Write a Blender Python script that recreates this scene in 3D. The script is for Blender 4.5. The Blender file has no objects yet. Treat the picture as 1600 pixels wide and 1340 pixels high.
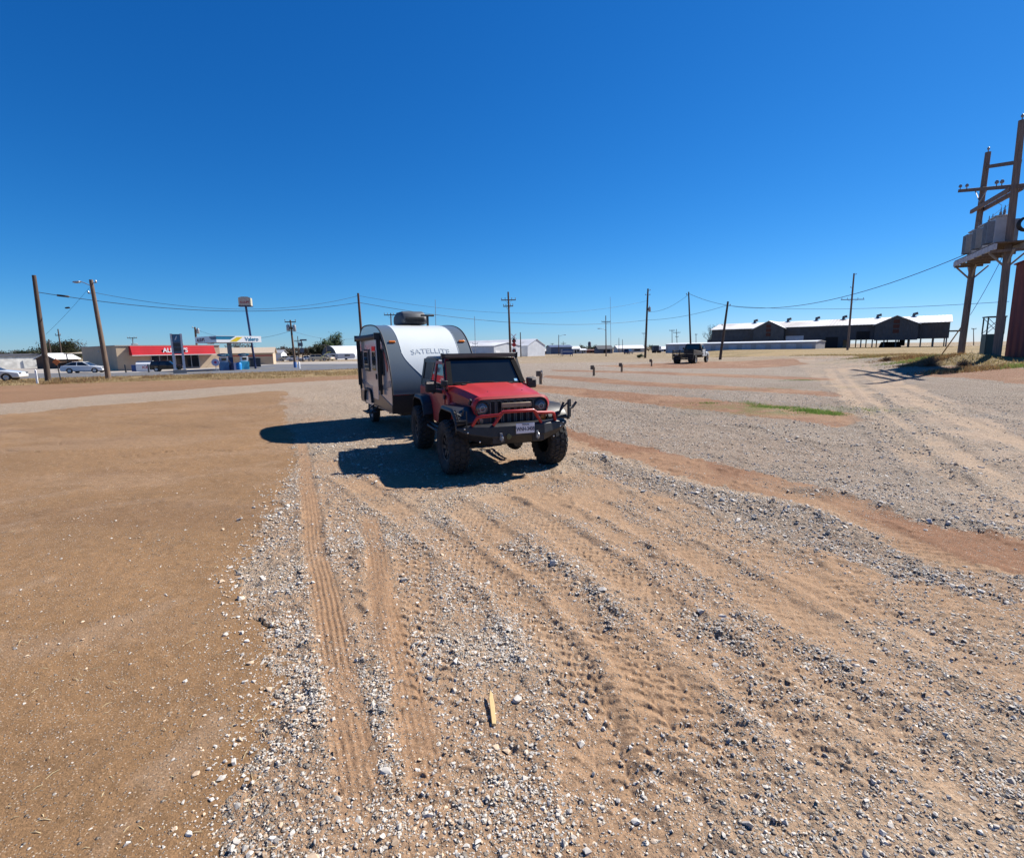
import bpy, bmesh, math, random
import numpy as np
from mathutils import Matrix, Vector
rnd = random.Random(7); nr = np.random.default_rng(11)
SC = bpy.context.scene; COL = SC.collection
R = math.radians

# ------------------------------------------------------------------ camera
CAM_H, FPX, PITCH, ROLL = 2.0, 800.0, math.atan(125/800), 0.016
cR, sR = math.cos(ROLL), math.sin(ROLL)
_F = Vector((0, math.cos(PITCH), -math.sin(PITCH))); _U = Vector((0, math.sin(PITCH), math.cos(PITCH))); _R = Vector((1, 0, 0))
cx, cy, cz = cR*_R - sR*_U, sR*_R + cR*_U, -_F
cam = bpy.data.objects.new('camera', bpy.data.cameras.new('camera')); COL.objects.link(cam)
cam.matrix_world = Matrix(((cx.x, cy.x, cz.x, 0), (cx.y, cy.y, cz.y, 0), (cx.z, cy.z, cz.z, CAM_H), (0, 0, 0, 1)))
cam.data.sensor_width = 36; cam.data.lens = 18; cam.data.clip_start = 0.05; cam.data.clip_end = 9000
SC.camera = cam

# ------------------------------------------------------------------ light
SUN_AZ, SUN_EL = R(58.6), R(43.5)          # azimuth clockwise from +Y
sun_dir = Vector((math.sin(SUN_AZ)*math.cos(SUN_EL), math.cos(SUN_AZ)*math.cos(SUN_EL), math.sin(SUN_EL)))
sl = bpy.data.lights.new('sun', 'SUN'); sl.energy = 5.0; sl.angle = R(0.55); sl.color = (1.0, 0.945, 0.865)
so = bpy.data.objects.new('sun', sl); COL.objects.link(so)
so.rotation_euler = sun_dir.to_track_quat('Z', 'Y').to_euler(); so.location = (30, 20, 60)
W = bpy.data.worlds.new('World'); SC.world = W; W.use_nodes = True
nt = W.node_tree; bg = nt.nodes['Background']
sky = nt.nodes.new('ShaderNodeTexSky'); sky.sky_type = 'NISHITA'; sky.sun_disc = False
sky.sun_elevation = SUN_EL; sky.sun_rotation = SUN_AZ
sky.altitude = 1500; sky.air_density = 1.0; sky.dust_density = 0.25; sky.ozone_density = 3.0
hs = nt.nodes.new('ShaderNodeHueSaturation'); hs.inputs['Saturation'].default_value = 1.18; hs.inputs['Value'].default_value = 1.0
nt.links.new(sky.outputs[0], hs.inputs['Color'])
# phone-camera rendering of a clear sky: a gain and a power for each channel of the sky's own colour
sp = nt.nodes.new('ShaderNodeSeparateColor'); cb = nt.nodes.new('ShaderNodeCombineColor'); nt.links.new(hs.outputs[0], sp.inputs[0])
for _i, (_k, _p) in enumerate(((.64, 1.49), (.78, .97), (1.11, .83))):
    _a = nt.nodes.new('ShaderNodeMath'); _a.operation = 'MULTIPLY'; _a.inputs[1].default_value = .1
    _b = nt.nodes.new('ShaderNodeMath'); _b.operation = 'POWER'; _b.inputs[1].default_value = _p
    _c = nt.nodes.new('ShaderNodeMath'); _c.operation = 'MULTIPLY'; _c.inputs[1].default_value = _k*10
    nt.links.new(sp.outputs[_i], _a.inputs[0]); nt.links.new(_a.outputs[0], _b.inputs[0]); nt.links.new(_b.outputs[0], _c.inputs[0]); nt.links.new(_c.outputs[0], cb.inputs[_i])
nt.links.new(cb.outputs[0], bg.inputs[0])
bg.inputs[1].default_value = 0.055
SC.view_settings.view_transform = 'Standard'; SC.view_settings.look = 'None'
SC.view_settings.exposure = 0.86; SC.view_settings.gamma = 1
SC.cycles.max_bounces = 6

# ------------------------------------------------------------------ terrain
def S(t):
    t = np.clip(t, 0, 1); return t*t*(3-2*t)
MOUNDS = []     # low earth bank under the wooden frame: x, y, radius, height
def gz(x, y):
    z = 0.8*S((x-0.25*y-11)/15.0)*S((y-8)/10.0)
    for mx, my, mr, mh in MOUNDS: z = z+mh*np.exp(-((x-mx)**2+(y-my)**2)/(2*(mr/2)**2))
    return z
def gzf(x, y): return float(gz(np.float64(x), np.float64(y)))
def ray(px, py):
    return ((px-800)*cx + (670-py)*cy + FPX*_F)
def gnd(px, py):
    d = ray(px, py); z = 0.0
    for _ in range(30):
        t = (z-CAM_H)/d.z
        z = 0.5*z+0.5*gzf(d.x*t, d.y*t)
    return Vector((d.x*t, d.y*t, gzf(d.x*t, d.y*t)))
def at(px, py, Y):
    d = ray(px, py); t = Y/d.y
    return Vector((d.x*t, Y, CAM_H+d.z*t))
def onground(px, Y):
    p = at(px, 560, Y); return Vector((p.x, Y, gzf(p.x, Y)))

MOUNDS += [(at(px, 560, Y).x, Y, r, h) for px, Y, r, h in ((1490, 35, 2.6, .40), (1545, 33.5, 2.2, .30), (1405, 44, 3.2, .25), (1462, 38, 2.0, .28))]

# ------------------------------------------------------------------ noise
def _h(ix, iy, seed):
    h = (ix.astype(np.int64)*374761393 + iy.astype(np.int64)*668265263 + seed*982451653) & 0xffffffff
    h = ((h ^ (h >> 13))*1274126177) & 0xffffffff
    return ((h ^ (h >> 16)) & 0xffff)/65535.0
def vn(x, y, seed=0):
    ix = np.floor(x); iy = np.floor(y); fx = x-ix; fy = y-iy
    fx = fx*fx*(3-2*fx); fy = fy*fy*(3-2*fy)
    a = _h(ix, iy, seed); b = _h(ix+1, iy, seed); c = _h(ix, iy+1, seed); d = _h(ix+1, iy+1, seed)
    return (a*(1-fx)+b*fx)*(1-fy)+(c*(1-fx)+d*fx)*fy
def fbm(x, y, oct=4, seed=0):
    s = 0; a = .5; tot = 0
    for o in range(oct):
        s = s+a*vn(x*2**o+o*17.3, y*2**o+o*9.1, seed+o); tot += a; a *= .5
    return s/tot

# ------------------------------------------------------------------ materials
MATS = {}
def pbr(name, col, rough=.6, metal=0, var=.12, nscale=6, bump=0, bscale=40, spec=.5, coat=0, detail=4, streak=None):
    if name in MATS: return MATS[name]
    m = bpy.data.materials.new(name); m.use_nodes = True; n = m.node_tree; b = n.nodes['Principled BSDF']
    b.inputs['Roughness'].default_value = rough; b.inputs['Metallic'].default_value = metal
    b.inputs['Specular IOR Level'].default_value = spec; b.inputs['Coat Weight'].default_value = coat
    tc = n.nodes.new('ShaderNodeTexCoord')
    src = tc.outputs['Object']
    if streak:
        mp = n.nodes.new('ShaderNodeMapping'); mp.inputs['Scale'].default_value = streak
        n.links.new(src, mp.inputs[0]); src = mp.outputs[0]
    no = n.nodes.new('ShaderNodeTexNoise'); no.inputs['Scale'].default_value = nscale; no.inputs['Detail'].default_value = detail
    n.links.new(src, no.inputs['Vector'])
    mx = n.nodes.new('ShaderNodeMix'); mx.data_type = 'RGBA'
    c = Vector(col)
    mx.inputs['A'].default_value = (*[max(0, v*(1-var)) for v in c], 1); mx.inputs['B'].default_value = (*[min(1, v*(1+var)) for v in c], 1)
    rp = n.nodes.new('ShaderNodeMapRange'); rp.inputs['From Min'].default_value = .3; rp.inputs['From Max'].default_value = .7
    n.links.new(no.outputs['Fac'], rp.inputs['Value']); n.links.new(rp.outputs[0], mx.inputs['Factor'])
    n.links.new(mx.outputs['Result'], b.inputs['Base Color'])
    if bump:
        nb = n.nodes.new('ShaderNodeTexNoise'); nb.inputs['Scale'].default_value = bscale; nb.inputs['Detail'].default_value = 3
        n.links.new(src, nb.inputs['Vector'])
        bp = n.nodes.new('ShaderNodeBump'); bp.inputs['Strength'].default_value = bump; bp.inputs['Distance'].default_value = .01
        n.links.new(nb.outputs['Fac'], bp.inputs['Height']); n.links.new(bp.outputs[0], b.inputs['Normal'])
    MATS[name] = m; return m
def ribbed(name, col, axis='X', pitch=.25, depth=.02, rough=.5, var=.1, metal=0, rust=None, rscale=.4):
    """painted corrugated sheet"""
    if name in MATS: return MATS[name]
    m = pbr(name, col, rough, metal, var, .8)
    n = m.node_tree; b = n.nodes['Principled BSDF']
    tc = n.nodes.new('ShaderNodeTexCoord'); wv = n.nodes.new('ShaderNodeTexWave'); wv.bands_direction = axis
    wv.inputs['Scale'].default_value = .314/pitch
    n.links.new(tc.outputs['Object'], wv.inputs['Vector'])
    bp = n.nodes.new('ShaderNodeBump'); bp.inputs['Distance'].default_value = depth; bp.inputs['Strength'].default_value = 1
    n.links.new(wv.outputs['Fac'], bp.inputs['Height']); n.links.new(bp.outputs[0], b.inputs['Normal'])
    if rust:
        no = n.nodes.new('ShaderNodeTexNoise'); no.inputs['Scale'].default_value = rscale; no.inputs['Detail'].default_value = 8; no.inputs['Roughness'].default_value = .7
        n.links.new(tc.outputs['Object'], no.inputs['Vector'])
        mr = n.nodes.new('ShaderNodeMapRange'); mr.inputs['From Min'].default_value = .5; mr.inputs['From Max'].default_value = .68
        n.links.new(no.outputs['Fac'], mr.inputs['Value'])
        mx = n.nodes.new('ShaderNodeMix'); mx.data_type = 'RGBA'; mx.inputs['B'].default_value = (*rust, 1)
        old = b.inputs['Base Color'].links[0].from_socket
        n.links.new(old, mx.inputs['A']); n.links.new(mr.outputs[0], mx.inputs['Factor']); n.links.new(mx.outputs['Result'], b.inputs['Base Color'])
    return m
def glass(name, col=(.012, .016, .02), rough=.04):
    return pbr(name, col, rough, 0, .1, 3, spec=.6)

# ------------------------------------------------------------------ mesh builder
class MB:
    def __init__(s): s.v = []; s.f = []; s.m = []
    def add(s, v, f, mi=0):
        o = len(s.v); s.v += [tuple(p) for p in v]
        for q in f: s.f.append(tuple(i+o for i in q)); s.m.append(mi)
        return s
    def box(s, c, d, rz=0, ry=0, rx=0, mi=0, taper=1.0):
        M = Matrix.Rotation(rz, 3, 'Z') @ Matrix.Rotation(ry, 3, 'Y') @ Matrix.Rotation(rx, 3, 'X')
        v = []
        for z in (-.5, .5):
            k = 1 if z < 0 else taper
            for x, y in ((-.5, -.5), (.5, -.5), (.5, .5), (-.5, .5)):
                v.append(Vector(c) + M @ Vector((x*d[0]*k, y*d[1]*k, z*d[2])))
        return s.add(v, [(3, 2, 1, 0), (4, 5, 6, 7), (0, 1, 5, 4), (1, 2, 6, 5), (2, 3, 7, 6), (3, 0, 4, 7)], mi)
    def bar(s, p, q, w, h, mi=0, up=(0, 0, 1)):
        p = Vector(p); q = Vector(q); d = (q-p).normalized(); u = Vector(up)
        sd = d.cross(u)
        if sd.length < 1e-4: sd = d.cross(Vector((1, 0, 0)))
        sd.normalize(); u = sd.cross(d)
        v = [e + sd*a*w/2 + u*b*h/2 for e in (p, q) for a, b in ((-1, -1), (1, -1), (1, 1), (-1, 1))]
        return s.add(v, [(0, 1, 2, 3), (7, 6, 5, 4), (0, 4, 5, 1), (1, 5, 6, 2), (2, 6, 7, 3), (3, 7, 4, 0)], mi)
    def tube(s, pts, r, n=8, mi=0, cap=True):
        pts = [Vector(p) for p in pts]; k = len(pts)
        rr = r if isinstance(r, (list, tuple)) else [r]*k
        v = []; prev = None
        for i, p in enumerate(pts):
            d = (pts[min(i+1, k-1)]-pts[max(i-1, 0)]).normalized()
            if prev is None:
                a = d.orthogonal().normalized()
            else:
                a = (prev - d*prev.dot(d)).normalized()
            prev = a; b = d.cross(a)
            for j in range(n):
                t = 2*math.pi*j/n; v.append(p + (a*math.cos(t)+b*math.sin(t))*rr[i])
        f = [(i*n+j, i*n+(j+1) % n, (i+1)*n+(j+1) % n, (i+1)*n+j) for i in range(k-1) for j in range(n)]
        if cap: f += [tuple(range(n-1, -1, -1)), tuple(range((k-1)*n, k*n))]
        return s.add(v, f, mi)
    def cyl(s, p, q, r0, r1=None, n=12, mi=0):
        return s.tube([p, q], [r0, r0 if r1 is None else r1], n, mi)
    def prism(s, poly, axis, a0, a1, mi=0, cap0=1.0):
        n = len(poly); v = []
        for a in (a0, a1):
            for p in poly:
                v.append({'y': (p[0], a, p[1]), 'x': (a, p[0], p[1]), 'z': (p[0], p[1], a)}[axis])
        f = [tuple(range(n)), tuple(range(2*n-1, n-1, -1))] + [(i, i+n, (i+1) % n+n, (i+1) % n) for i in range(n)]
        return s.add(v, f, mi)
    def lathe(s, prof, o=(0, 0, 0), axis='y', n=32, mi=0, closed=False):
        v = []
        for (r, h) in prof:
            for j in range(n):
                t = 2*math.pi*j/n; a, b = r*math.cos(t), r*math.sin(t)
                p = {'y': (a, h, b), 'z': (a, b, h), 'x': (h, a, b)}[axis]
                v.append((p[0]+o[0], p[1]+o[1], p[2]+o[2]))
        k = len(prof)
        f = [(i*n+j, i*n+(j+1) % n, (i+1)*n+(j+1) % n, (i+1)*n+j) for i in range(k-1) for j in range(n)]
        return s.add(v, f, mi)
    def loft(s, secs, mi=0, cap=True, closed=True):
        n = len(secs[0]); v = [p for q in secs for p in q]
        f = [(i*n+j, i*n+(j+1) % n, (i+1)*n+(j+1) % n, (i+1)*n+j) for i in range(len(secs)-1) for j in range(n if closed else n-1)]
        if cap: f += [tuple(range(n-1, -1, -1)), tuple(range((len(secs)-1)*n, len(secs)*n))]
        return s.add(v, f, mi)
    def build(s, name, mats, parent=None, smooth=None, bevel=0, loc=None, seg=2):
        me = bpy.data.meshes.new(name); me.from_pydata(s.v, [], s.f)
        if not isinstance(mats, (list, tuple)): mats = [mats]
        for m in mats: me.materials.append(m)
        me.polygons.foreach_set('material_index', s.m)
        bm = bmesh.new(); bm.from_mesh(me); bmesh.ops.recalc_face_normals(bm, faces=bm.faces); bm.to_mesh(me); bm.free()
        if smooth is not None:
            me.shade_smooth(); me.set_sharp_from_angle(angle=R(smooth))
        o = bpy.data.objects.new(name, me); COL.objects.link(o)
        if parent: o.parent = parent
        if loc is not None: o.location = loc
        if bevel:
            b = o.modifiers.new('bevel', 'BEVEL'); b.width = bevel; b.segments = seg; b.limit_method = 'ANGLE'; b.angle_limit = R(35); b.harden_normals = False
            if smooth is None: me.shade_smooth(); me.set_sharp_from_angle(angle=R(40))
        return o
def tag(o, label=None, cat=None, group=None, kind=None):
    if label: o['label'] = label
    if cat: o['category'] = cat
    if group: o['group'] = group
    if kind: o['kind'] = kind
    return o
def thing(name, label, cat, loc=(0, 0, 0), rz=0, group=None):
    o = bpy.data.objects.new(name, None); COL.objects.link(o); o.location = loc; o.rotation_euler = (0, 0, rz)
    o.empty_display_size = .2
    return tag(o, label, cat, group)
KIDS = {}
def dup(root, loc, rz, label=None):
    r = root.copy(); COL.objects.link(r); r.location = loc; r.rotation_euler = (0, 0, rz)
    if label: r['label'] = label
    def rec(a, b):
        for ch in list(a.children):
            c = ch.copy(); COL.objects.link(c); c.parent = b; rec(ch, c)
    rec(root, r); return r
def lettering(name, body, size, mat, parent, loc, rot, extrude=.01, align='CENTER', sx=1.0, bold=0, fn=None):
    cu = bpy.data.curves.new(name, 'FONT'); cu.body = body; cu.size = size; cu.align_x = align; cu.align_y = 'CENTER'
    cu.extrude = extrude; cu.offset = bold; cu.resolution_u = 3
    t = bpy.data.objects.new(name+'_tmp', cu); COL.objects.link(t)
    dg = bpy.context.evaluated_depsgraph_get(); me = bpy.data.meshes.new_from_object(t.evaluated_get(dg))
    bpy.data.objects.remove(t); bpy.data.curves.remove(cu)
    me.name = name; me.materials.clear(); me.materials.append(mat)
    for v in me.vertices:
        v.co.x *= sx
        if fn: v.co = fn(v.co)
    o = bpy.data.objects.new(name, me); COL.objects.link(o); o.parent = parent
    if not fn: o.location = loc; o.rotation_euler = rot
    return o
def big_mesh(name, co, faces, mats, attrs=(), smooth=True):
    me = bpy.data.meshes.new(name); n = len(co); k, w = faces.shape
    me.vertices.add(n); me.vertices.foreach_set('co', np.ascontiguousarray(co, np.float32).ravel())
    me.loops.add(k*w); me.loops.foreach_set('vertex_index', np.ascontiguousarray(faces, np.int32).ravel())
    me.polygons.add(k); me.polygons.foreach_set('loop_start', np.arange(0, k*w, w, dtype=np.int32))
    try: me.polygons.foreach_set('loop_total', np.full(k, w, np.int32))
    except Exception: pass
    for an, typ, dat in attrs:
        a = me.attributes.new(an, typ, 'POINT')
        a.data.foreach_set('color' if typ == 'FLOAT_COLOR' else 'value', np.ascontiguousarray(dat, np.float32).ravel())
    me.polygons.foreach_set('use_smooth', np.full(k, smooth, bool))
    me.update(calc_edges=True)
    for m in mats: me.materials.append(m)
    o = bpy.data.objects.new(name, me); COL.objects.link(o); return o
# ------------------------------------------------------------------ ground sheet
def W2(pts): return np.array([tuple(gnd(*p))[:2] for p in pts])
def inpoly(x, y, poly):
    r = np.zeros(x.shape, bool); n = len(poly)
    for i in range(n):
        x1, y1 = poly[i]; x2, y2 = poly[(i+1) % n]
        if y1 == y2: continue
        c = ((y1 > y) != (y2 > y)) & (x < (x2-x1)*(y-y1)/(y2-y1)+x1)
        r ^= c
    return r
P_DIRT = W2([(330, 1420), (362, 1340), (392, 1250), (432, 1150), (442, 1080), (420, 1000), (396, 930), (394, 880), (413, 830), (438, 780), (460, 730), (456, 690), (446, 655), (440, 628), (452, 612), (420, 611), (300, 622), (150, 634), (0, 648), (-400, 688), (-400, 1420)])
P_DIRT2 = W2([(-400, 660), (0, 631), (150, 618), (300, 608), (430, 599), (500, 595), (640, 589), (640, 581), (560, 584), (430, 590), (240, 594), (0, 601), (-400, 620)])
P_VERGE = W2([(-400, 622), (0, 603), (240, 595), (430, 591.5), (560, 586), (660, 581), (660, 573.5), (560, 576.5), (430, 581), (240, 587), (0, 592.5), (-400, 606)])
P_RED = [W2(p) for p in (
    [(880, 666), (960, 690), (1080, 716), (1200, 745), (1330, 780), (1420, 812), (1640, 850), (1640, 905), (1500, 880), (1400, 850), (1300, 802), (1200, 775), (1100, 755), (1000, 725), (900, 690)],
    [(780, 596), (960, 611), (1080, 621), (1180, 631), (1290, 640), (1335, 649), (1378, 660), (1350, 664), (1322, 669), (1285, 664), (1180, 650), (1080, 640), (960, 625), (780, 605)],
    [(850, 586), (930, 590), (1000, 596), (1100, 601), (1230, 608), (1310, 613), (1310, 620), (1180, 612), (1050, 606), (930, 598), (850, 590)],
    [(860, 577.5), (1000, 580), (1150, 585), (1300, 591), (1300, 594.5), (1150, 590), (1000, 583.5), (860, 579.5)],
    [(930, 572), (1060, 566), (1130, 562), (1240, 560), (1262, 569), (1180, 575), (1090, 576), (990, 574.5)],
    [(1440, 588), (1475, 572), (1545, 572), (1640, 578), (1640, 606), (1530, 592)])]
P_PAD = W2([(860, 660), (880, 668), (960, 690), (1080, 716), (1200, 745), (1330, 780), (1420, 812), (1640, 850), (1640, 560), (1100, 561), (800, 566), (780, 600)])
P_ROAD2 = W2([(1240, 561), (1345, 561), (1450, 612), (1640, 700), (1640, 880), (1440, 730), (1345, 650), (1290, 606)])
P_FIELD = W2([(1060, 556.5), (1160, 557), (1245, 556), (1335, 556), (1440, 571), (1500, 571), (1560, 570), (1640, 572), (1900, 560), (1900, 537.2), (1060, 545)])
P_BAND = W2([(-400, 690), (0, 648), (150, 634), (300, 622), (440, 610), (520, 650), (640, 640), (640, 590), (500, 595), (430, 599), (300, 608), (150, 618), (0, 631), (-400, 660)])
P_STONY = W2([(440, 640), (640, 640), (640, 690), (560, 770), (650, 850), (770, 940), (900, 1060), (960, 1180), (1010, 1420), (320, 1420), (360, 1340), (430, 1160), (396, 930), (440, 780)])
P_RIDGE = W2([(905, 700), (1000, 736), (1100, 764), (1200, 786), (1300, 814), (1400, 862), (1500, 890), (1640, 912), (1640, 960), (1500, 930), (1400, 905), (1290, 862), (1180, 826), (1060, 790), (950, 750)])
def resample(pts, step):
    p = np.array(pts); q = [p[0]]
    # Catmull-Rom then arc-length resample
    e = np.vstack([2*p[0]-p[1], p, 2*p[-1]-p[-2]]); out = []
    for i in range(1, len(e)-2):
        for t in np.linspace(0, 1, 24, endpoint=False):
            a, b, c, d = e[i-1:i+3]
            out.append(.5*((2*b)+(c-a)*t+(2*a-5*b+4*c-d)*t*t+(3*b-a-3*c+d)*t**3))
    out.append(p[-1]); out = np.array(out)
    L = np.r_[0, np.cumsum(np.linalg.norm(np.diff(out, axis=0), axis=1))]
    s = np.arange(0, L[-1], step)
    return np.c_[np.interp(s, L, out[:, 0]), np.interp(s, L, out[:, 1])], s
#        pixel points of the wheel lines, width, kind, depth
TRACKS = [
    ([(470, 690), (481, 760), (492, 830), (505, 920), (528, 1050), (556, 1200), (590, 1360)], .20, 'rib', .015),
    ([(530, 740), (620, 800), (720, 865), (800, 925), (862, 1010), (900, 1100), (930, 1220), (960, 1380)], .34, 'mud', .030),
    ([(690, 775), (765, 830), (865, 905), (970, 1000), (1070, 1100), (1190, 1220), (1300, 1360)], .36, 'mud', .030),
    ([(760, 770), (905, 850), (1050, 935), (1210, 1035), (1410, 1180), (1620, 1330)], .38, 'mud', .026),
    ([(900, 775), (1060, 850), (1255, 965), (1460, 1085), (1680, 1210)], .36, 'mud', .028),
    ([(640, 830), (645, 950), (668, 1100), (705, 1370)], .33, 'mud', .022),
    ([(905, 712), (1150, 838), (1400, 955), (1680, 1080)], .36, 'mud', .022),
    ([(575, 800), (590, 900), (625, 1040), (660, 1200), (690, 1370)], .20, 'rib', .007),
    ([(830, 800), (960, 890), (1130, 1030), (1300, 1180), (1460, 1370)], .36, 'mud', .026),
    ([(980, 790), (1180, 870), (1420, 985), (1680, 1120)], .36, 'mud', .020),
    ([(1150, 985), (1330, 1095), (1560, 1260), (1680, 1370)], .40, 'mud', .034),
    ([(1000, 940), (1200, 1070), (1400, 1240), (1500, 1370)], .55, 'mud', .016),
    ([(1250, 1010), (1420, 1120), (1680, 1300)], .60, 'mud', .016),
    ([(1380, 985), (1500, 1040), (1680, 1130)], .60, 'mud', .014),
    ([(820, 900), (930, 1010), (1010, 1120), (1090, 1250), (1140, 1370)], .5, 'mud', .016),
    ([(700, 830), (800, 900), (880, 985), (950, 1090), (1000, 1210), (1040, 1370)], .42, 'mud', .016),
    ([(1340, 880), (1480, 940), (1680, 1040)], .55, 'mud', .012),
    ([(1285, 560), (1330, 625), (1400, 690), (1500, 765), (1660, 870)], .5, 'tan', .03),
    ([(1300, 560), (1372, 625), (1460, 690), (1560, 750), (1660, 800)], .5, 'tan', .03),
    ([(1316, 561), (1400, 610), (1500, 655), (1660, 715)], .5, 'tan', .03),
    ([(1328, 561), (1430, 608), (1540, 640), (1660, 670)], .5, 'tan', .03),
    ([(1210, 760), (1330, 810), (1480, 880), (1660, 985)], .4, 'mud', .02),
]
def radii():
    rr = [0.9]
    while rr[-1] < 4200:
        r = rr[-1]; rr.append(r*(1.003 if r < 7 else 1.0055 if r < 14 else 1.0085 if r < 60 else 1.03 if r < 200 else 1.09))
    return np.array(rr)
# faint old wheel marks and cracks on the bare dirt: pixel points, half width, lightening, height
DIRTMARKS = [([(-60, 790), (150, 765), (300, 745), (430, 722)], .16, .45, .004), ([(-60, 830), (130, 800), (330, 772), (440, 756)], .14, .3, .004), ([(-40, 1050), (120, 1000), (260, 950), (410, 880)], .13, .5, .004), ([(90, 1370), (190, 1270), (280, 1190), (380, 1110)], .13, .6, .003), ([(-40, 940), (40, 920), (90, 905)], .1, .5, .003),
    ([(230, 708), (310, 702), (380, 704), (445, 693)], .035, -.55, -.022), ([(10, 698), (120, 712), (200, 712), (262, 704)], .035, -.5, -.020), ([(90, 690), (110, 700), (150, 722), (260, 722)], .03, -.45, -.018), ([(330, 655), (380, 650), (440, 642)], .06, -.4, -.02), ([(60, 668), (200, 662), (330, 668)], .10, -.25, -.01), ([(200, 880), (240, 872), (300, 868)], .02, -.3, -.008)]
def build_ground():
    fi = np.radians(np.r_[np.linspace(-61, 61, 1101), np.arange(64, 297, 3.0)])
    rr = radii(); nR, nA = len(rr), len(fi)
    r2, a2 = np.meshgrid(rr, fi, indexing='ij')
    x = (r2*np.sin(a2)).ravel(); y = (r2*np.cos(a2)).ravel(); d = r2.ravel()
    z = gz(x, y)
    near = (d < 46) & (np.abs(a2.ravel()) < R(62))
    # ---- masks
    jx = (fbm(x*.9, y*.9, 5, 3)-.5); jy = (fbm(x*.9, y*.9, 5, 41)-.5)
    k = np.clip(.28+d*.018, .28, 1.6)
    X, Y = x+jx*k, y+jy*k
    # hard-to-see fine raggedness
    X2 = X+(vn(x*14, y*14, 5)-.5)*.22; Y2 = Y+(vn(x*14, y*14, 6)-.5)*.22
    dirt = inpoly(X2, Y2, P_DIRT); dirt2 = inpoly(X, Y, P_DIRT2); verge = inpoly(X, Y, P_VERGE)
    red = np.zeros(x.shape, bool)
    for p in P_RED: red |= inpoly(X2, Y2, p)
    pad = inpoly(X2, Y2, P_PAD); road2 = inpoly(X, Y, P_ROAD2); field = inpoly(X, Y, P_FIELD); band = inpoly(X, Y, P_BAND)
    n1 = fbm(x*.45, y*.45, 5, 7); n2 = fbm(x*2.2, y*2.2, 4, 17); n3 = fbm(x*9, y*9, 3, 27); n0 = fbm(x*.06, y*.06, 4, 37)
    # ---- base: sand drive with gravel
    stony = inpoly(X+(n1-.5)*1.2, Y, P_STONY); ridge = inpoly(X2, Y2, P_RIDGE)
    g = np.clip(np.where(stony, .60, .30)+(n1-.5)*1.5+(n2-.5)*1.0, .06, 1)
    g = np.where(ridge, np.clip(.92+(n2-.5)*.7, .4, 1), g)
    # gravel margin beside the dirt: distance to its edge polyline
    edge, _ = resample(P_DIRT[1:15], .12)
    de = np.full(x.shape, 9.0); idx = np.where((d < 26) & (np.abs(a2.ravel()) < R(61)))[0]
    for c in np.array_split(idx, 60):
        de[c] = np.sqrt(((X[c, None]-edge[None, :, 0])**2+(Y[c, None]-edge[None, :, 1])**2).min(1))
    g = np.maximum(g, np.exp(-(de/.50)**2)*(.85+.5*(n2-.5)))
    far_drive = S((d-9)/10.0)
    g = g*(1-far_drive)+np.clip(.62+(n1-.5)*.9, .2, .95)*far_drive
    g = np.where(pad, np.clip(.86+(n1-.5)*.5+(n2-.5)*.4, .4, 1), g)
    g = np.where(band, .55+(n1-.5)*.4, g)
    g = np.where(road2, np.clip(.46+(n1-.5)*1.3+(n2-.5)*.8, .10, 1), g)
    g = np.where(dirt, .05+.05*(n2 > .62), g); g = np.where(dirt2 | verge, .04, g); g = np.where(red, np.clip(.05+(n2-.58)*1.2, .03, .5), g)
    far = d > 70
    g = np.where(far & ~field, .35, g); g = np.where(field, .05, g)
    # ---- wheel tracks
    ht = np.zeros(x.shape); tr = np.zeros(x.shape); windrow = np.zeros(x.shape); ribm = np.zeros(x.shape)
    idx = np.where(near & ~dirt)[0]
    for ti, (pp, w, kind, dep) in enumerate(TRACKS):
        pts, s = resample(W2(pp), .10 if kind != 'tan' else .3)
        lo = pts.min(0)-1.2; hi = pts.max(0)+1.2
        sel = idx[(x[idx] > lo[0]) & (x[idx] < hi[0]) & (y[idx] > lo[1]) & (y[idx] < hi[1])]
        if len(sel) == 0: continue
        tan = np.gradient(pts, axis=0); tan /= np.linalg.norm(tan, axis=1)[:, None]
        for c in np.array_split(sel, max(1, len(sel)*len(pts)//6000000)):
            dx = x[c, None]-pts[None, :, 0]; dy = y[c, None]-pts[None, :, 1]
            j = (dx*dx+dy*dy).argmin(1); ii = np.arange(len(c))
            ux = dx[ii, j]; uy = dy[ii, j]
            u = ux*tan[j, 1]-uy*tan[j, 0]; v = s[j]+ux*tan[j, 0]+uy*tan[j, 1]
            u = u+(vn(x[c]*.8, y[c]*.8, 60+ti)-.5)*.06+(vn(x[c]*6, y[c]*6, 61+ti)-.5)*.008
            ends = np.clip(np.minimum(v, s[-1]-v)/.5, 0, 1)
            q = np.abs(u)/(w/2)
            inside = S((1.25-q)/.5)*ends
            fade = np.clip(.25+1.5*fbm(x[c]*.5+ti*7, y[c]*.5, 3, 70+ti), .3, 1)
            if kind == 'mud':
                un = (u/w+.5)*3; colm = np.floor(un); ul = (un-colm)*2-1
                ph = v/.118+.5*(colm % 2)-.38*ul**2+.34*(vn(x[c]*5, y[c]*5, 80+ti)-.5)
                ph = ph % 1
                saw = np.clip(ph/.80, 0, 1)**1.3*(1-S((ph-.80)/.15))
                edge_ = S((1.0-np.abs(ul))/.22)
                worn = S((fbm(x[c]*2.1, y[c]*2.1, 3, 170+ti)-.26)/.2)
                h = -dep*.42*inside + inside*fade*worn*.0150*saw*(.45+.55*edge_)
            elif kind == 'rib':
                gro = .5+.5*np.cos(u/w*2*math.pi*5)
                worn = S((fbm(x[c]*1.7, y[c]*1.7, 3, 170+ti)-.22)/.2)
                h = -dep*.35*inside + inside*worn*.0095*(dep/.016)*gro*(.75+.25*np.cos(v/.035*6.28))
                ribm[c] = np.maximum(ribm[c], inside)
            else:
                h = -dep*.5*inside*fade
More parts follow.
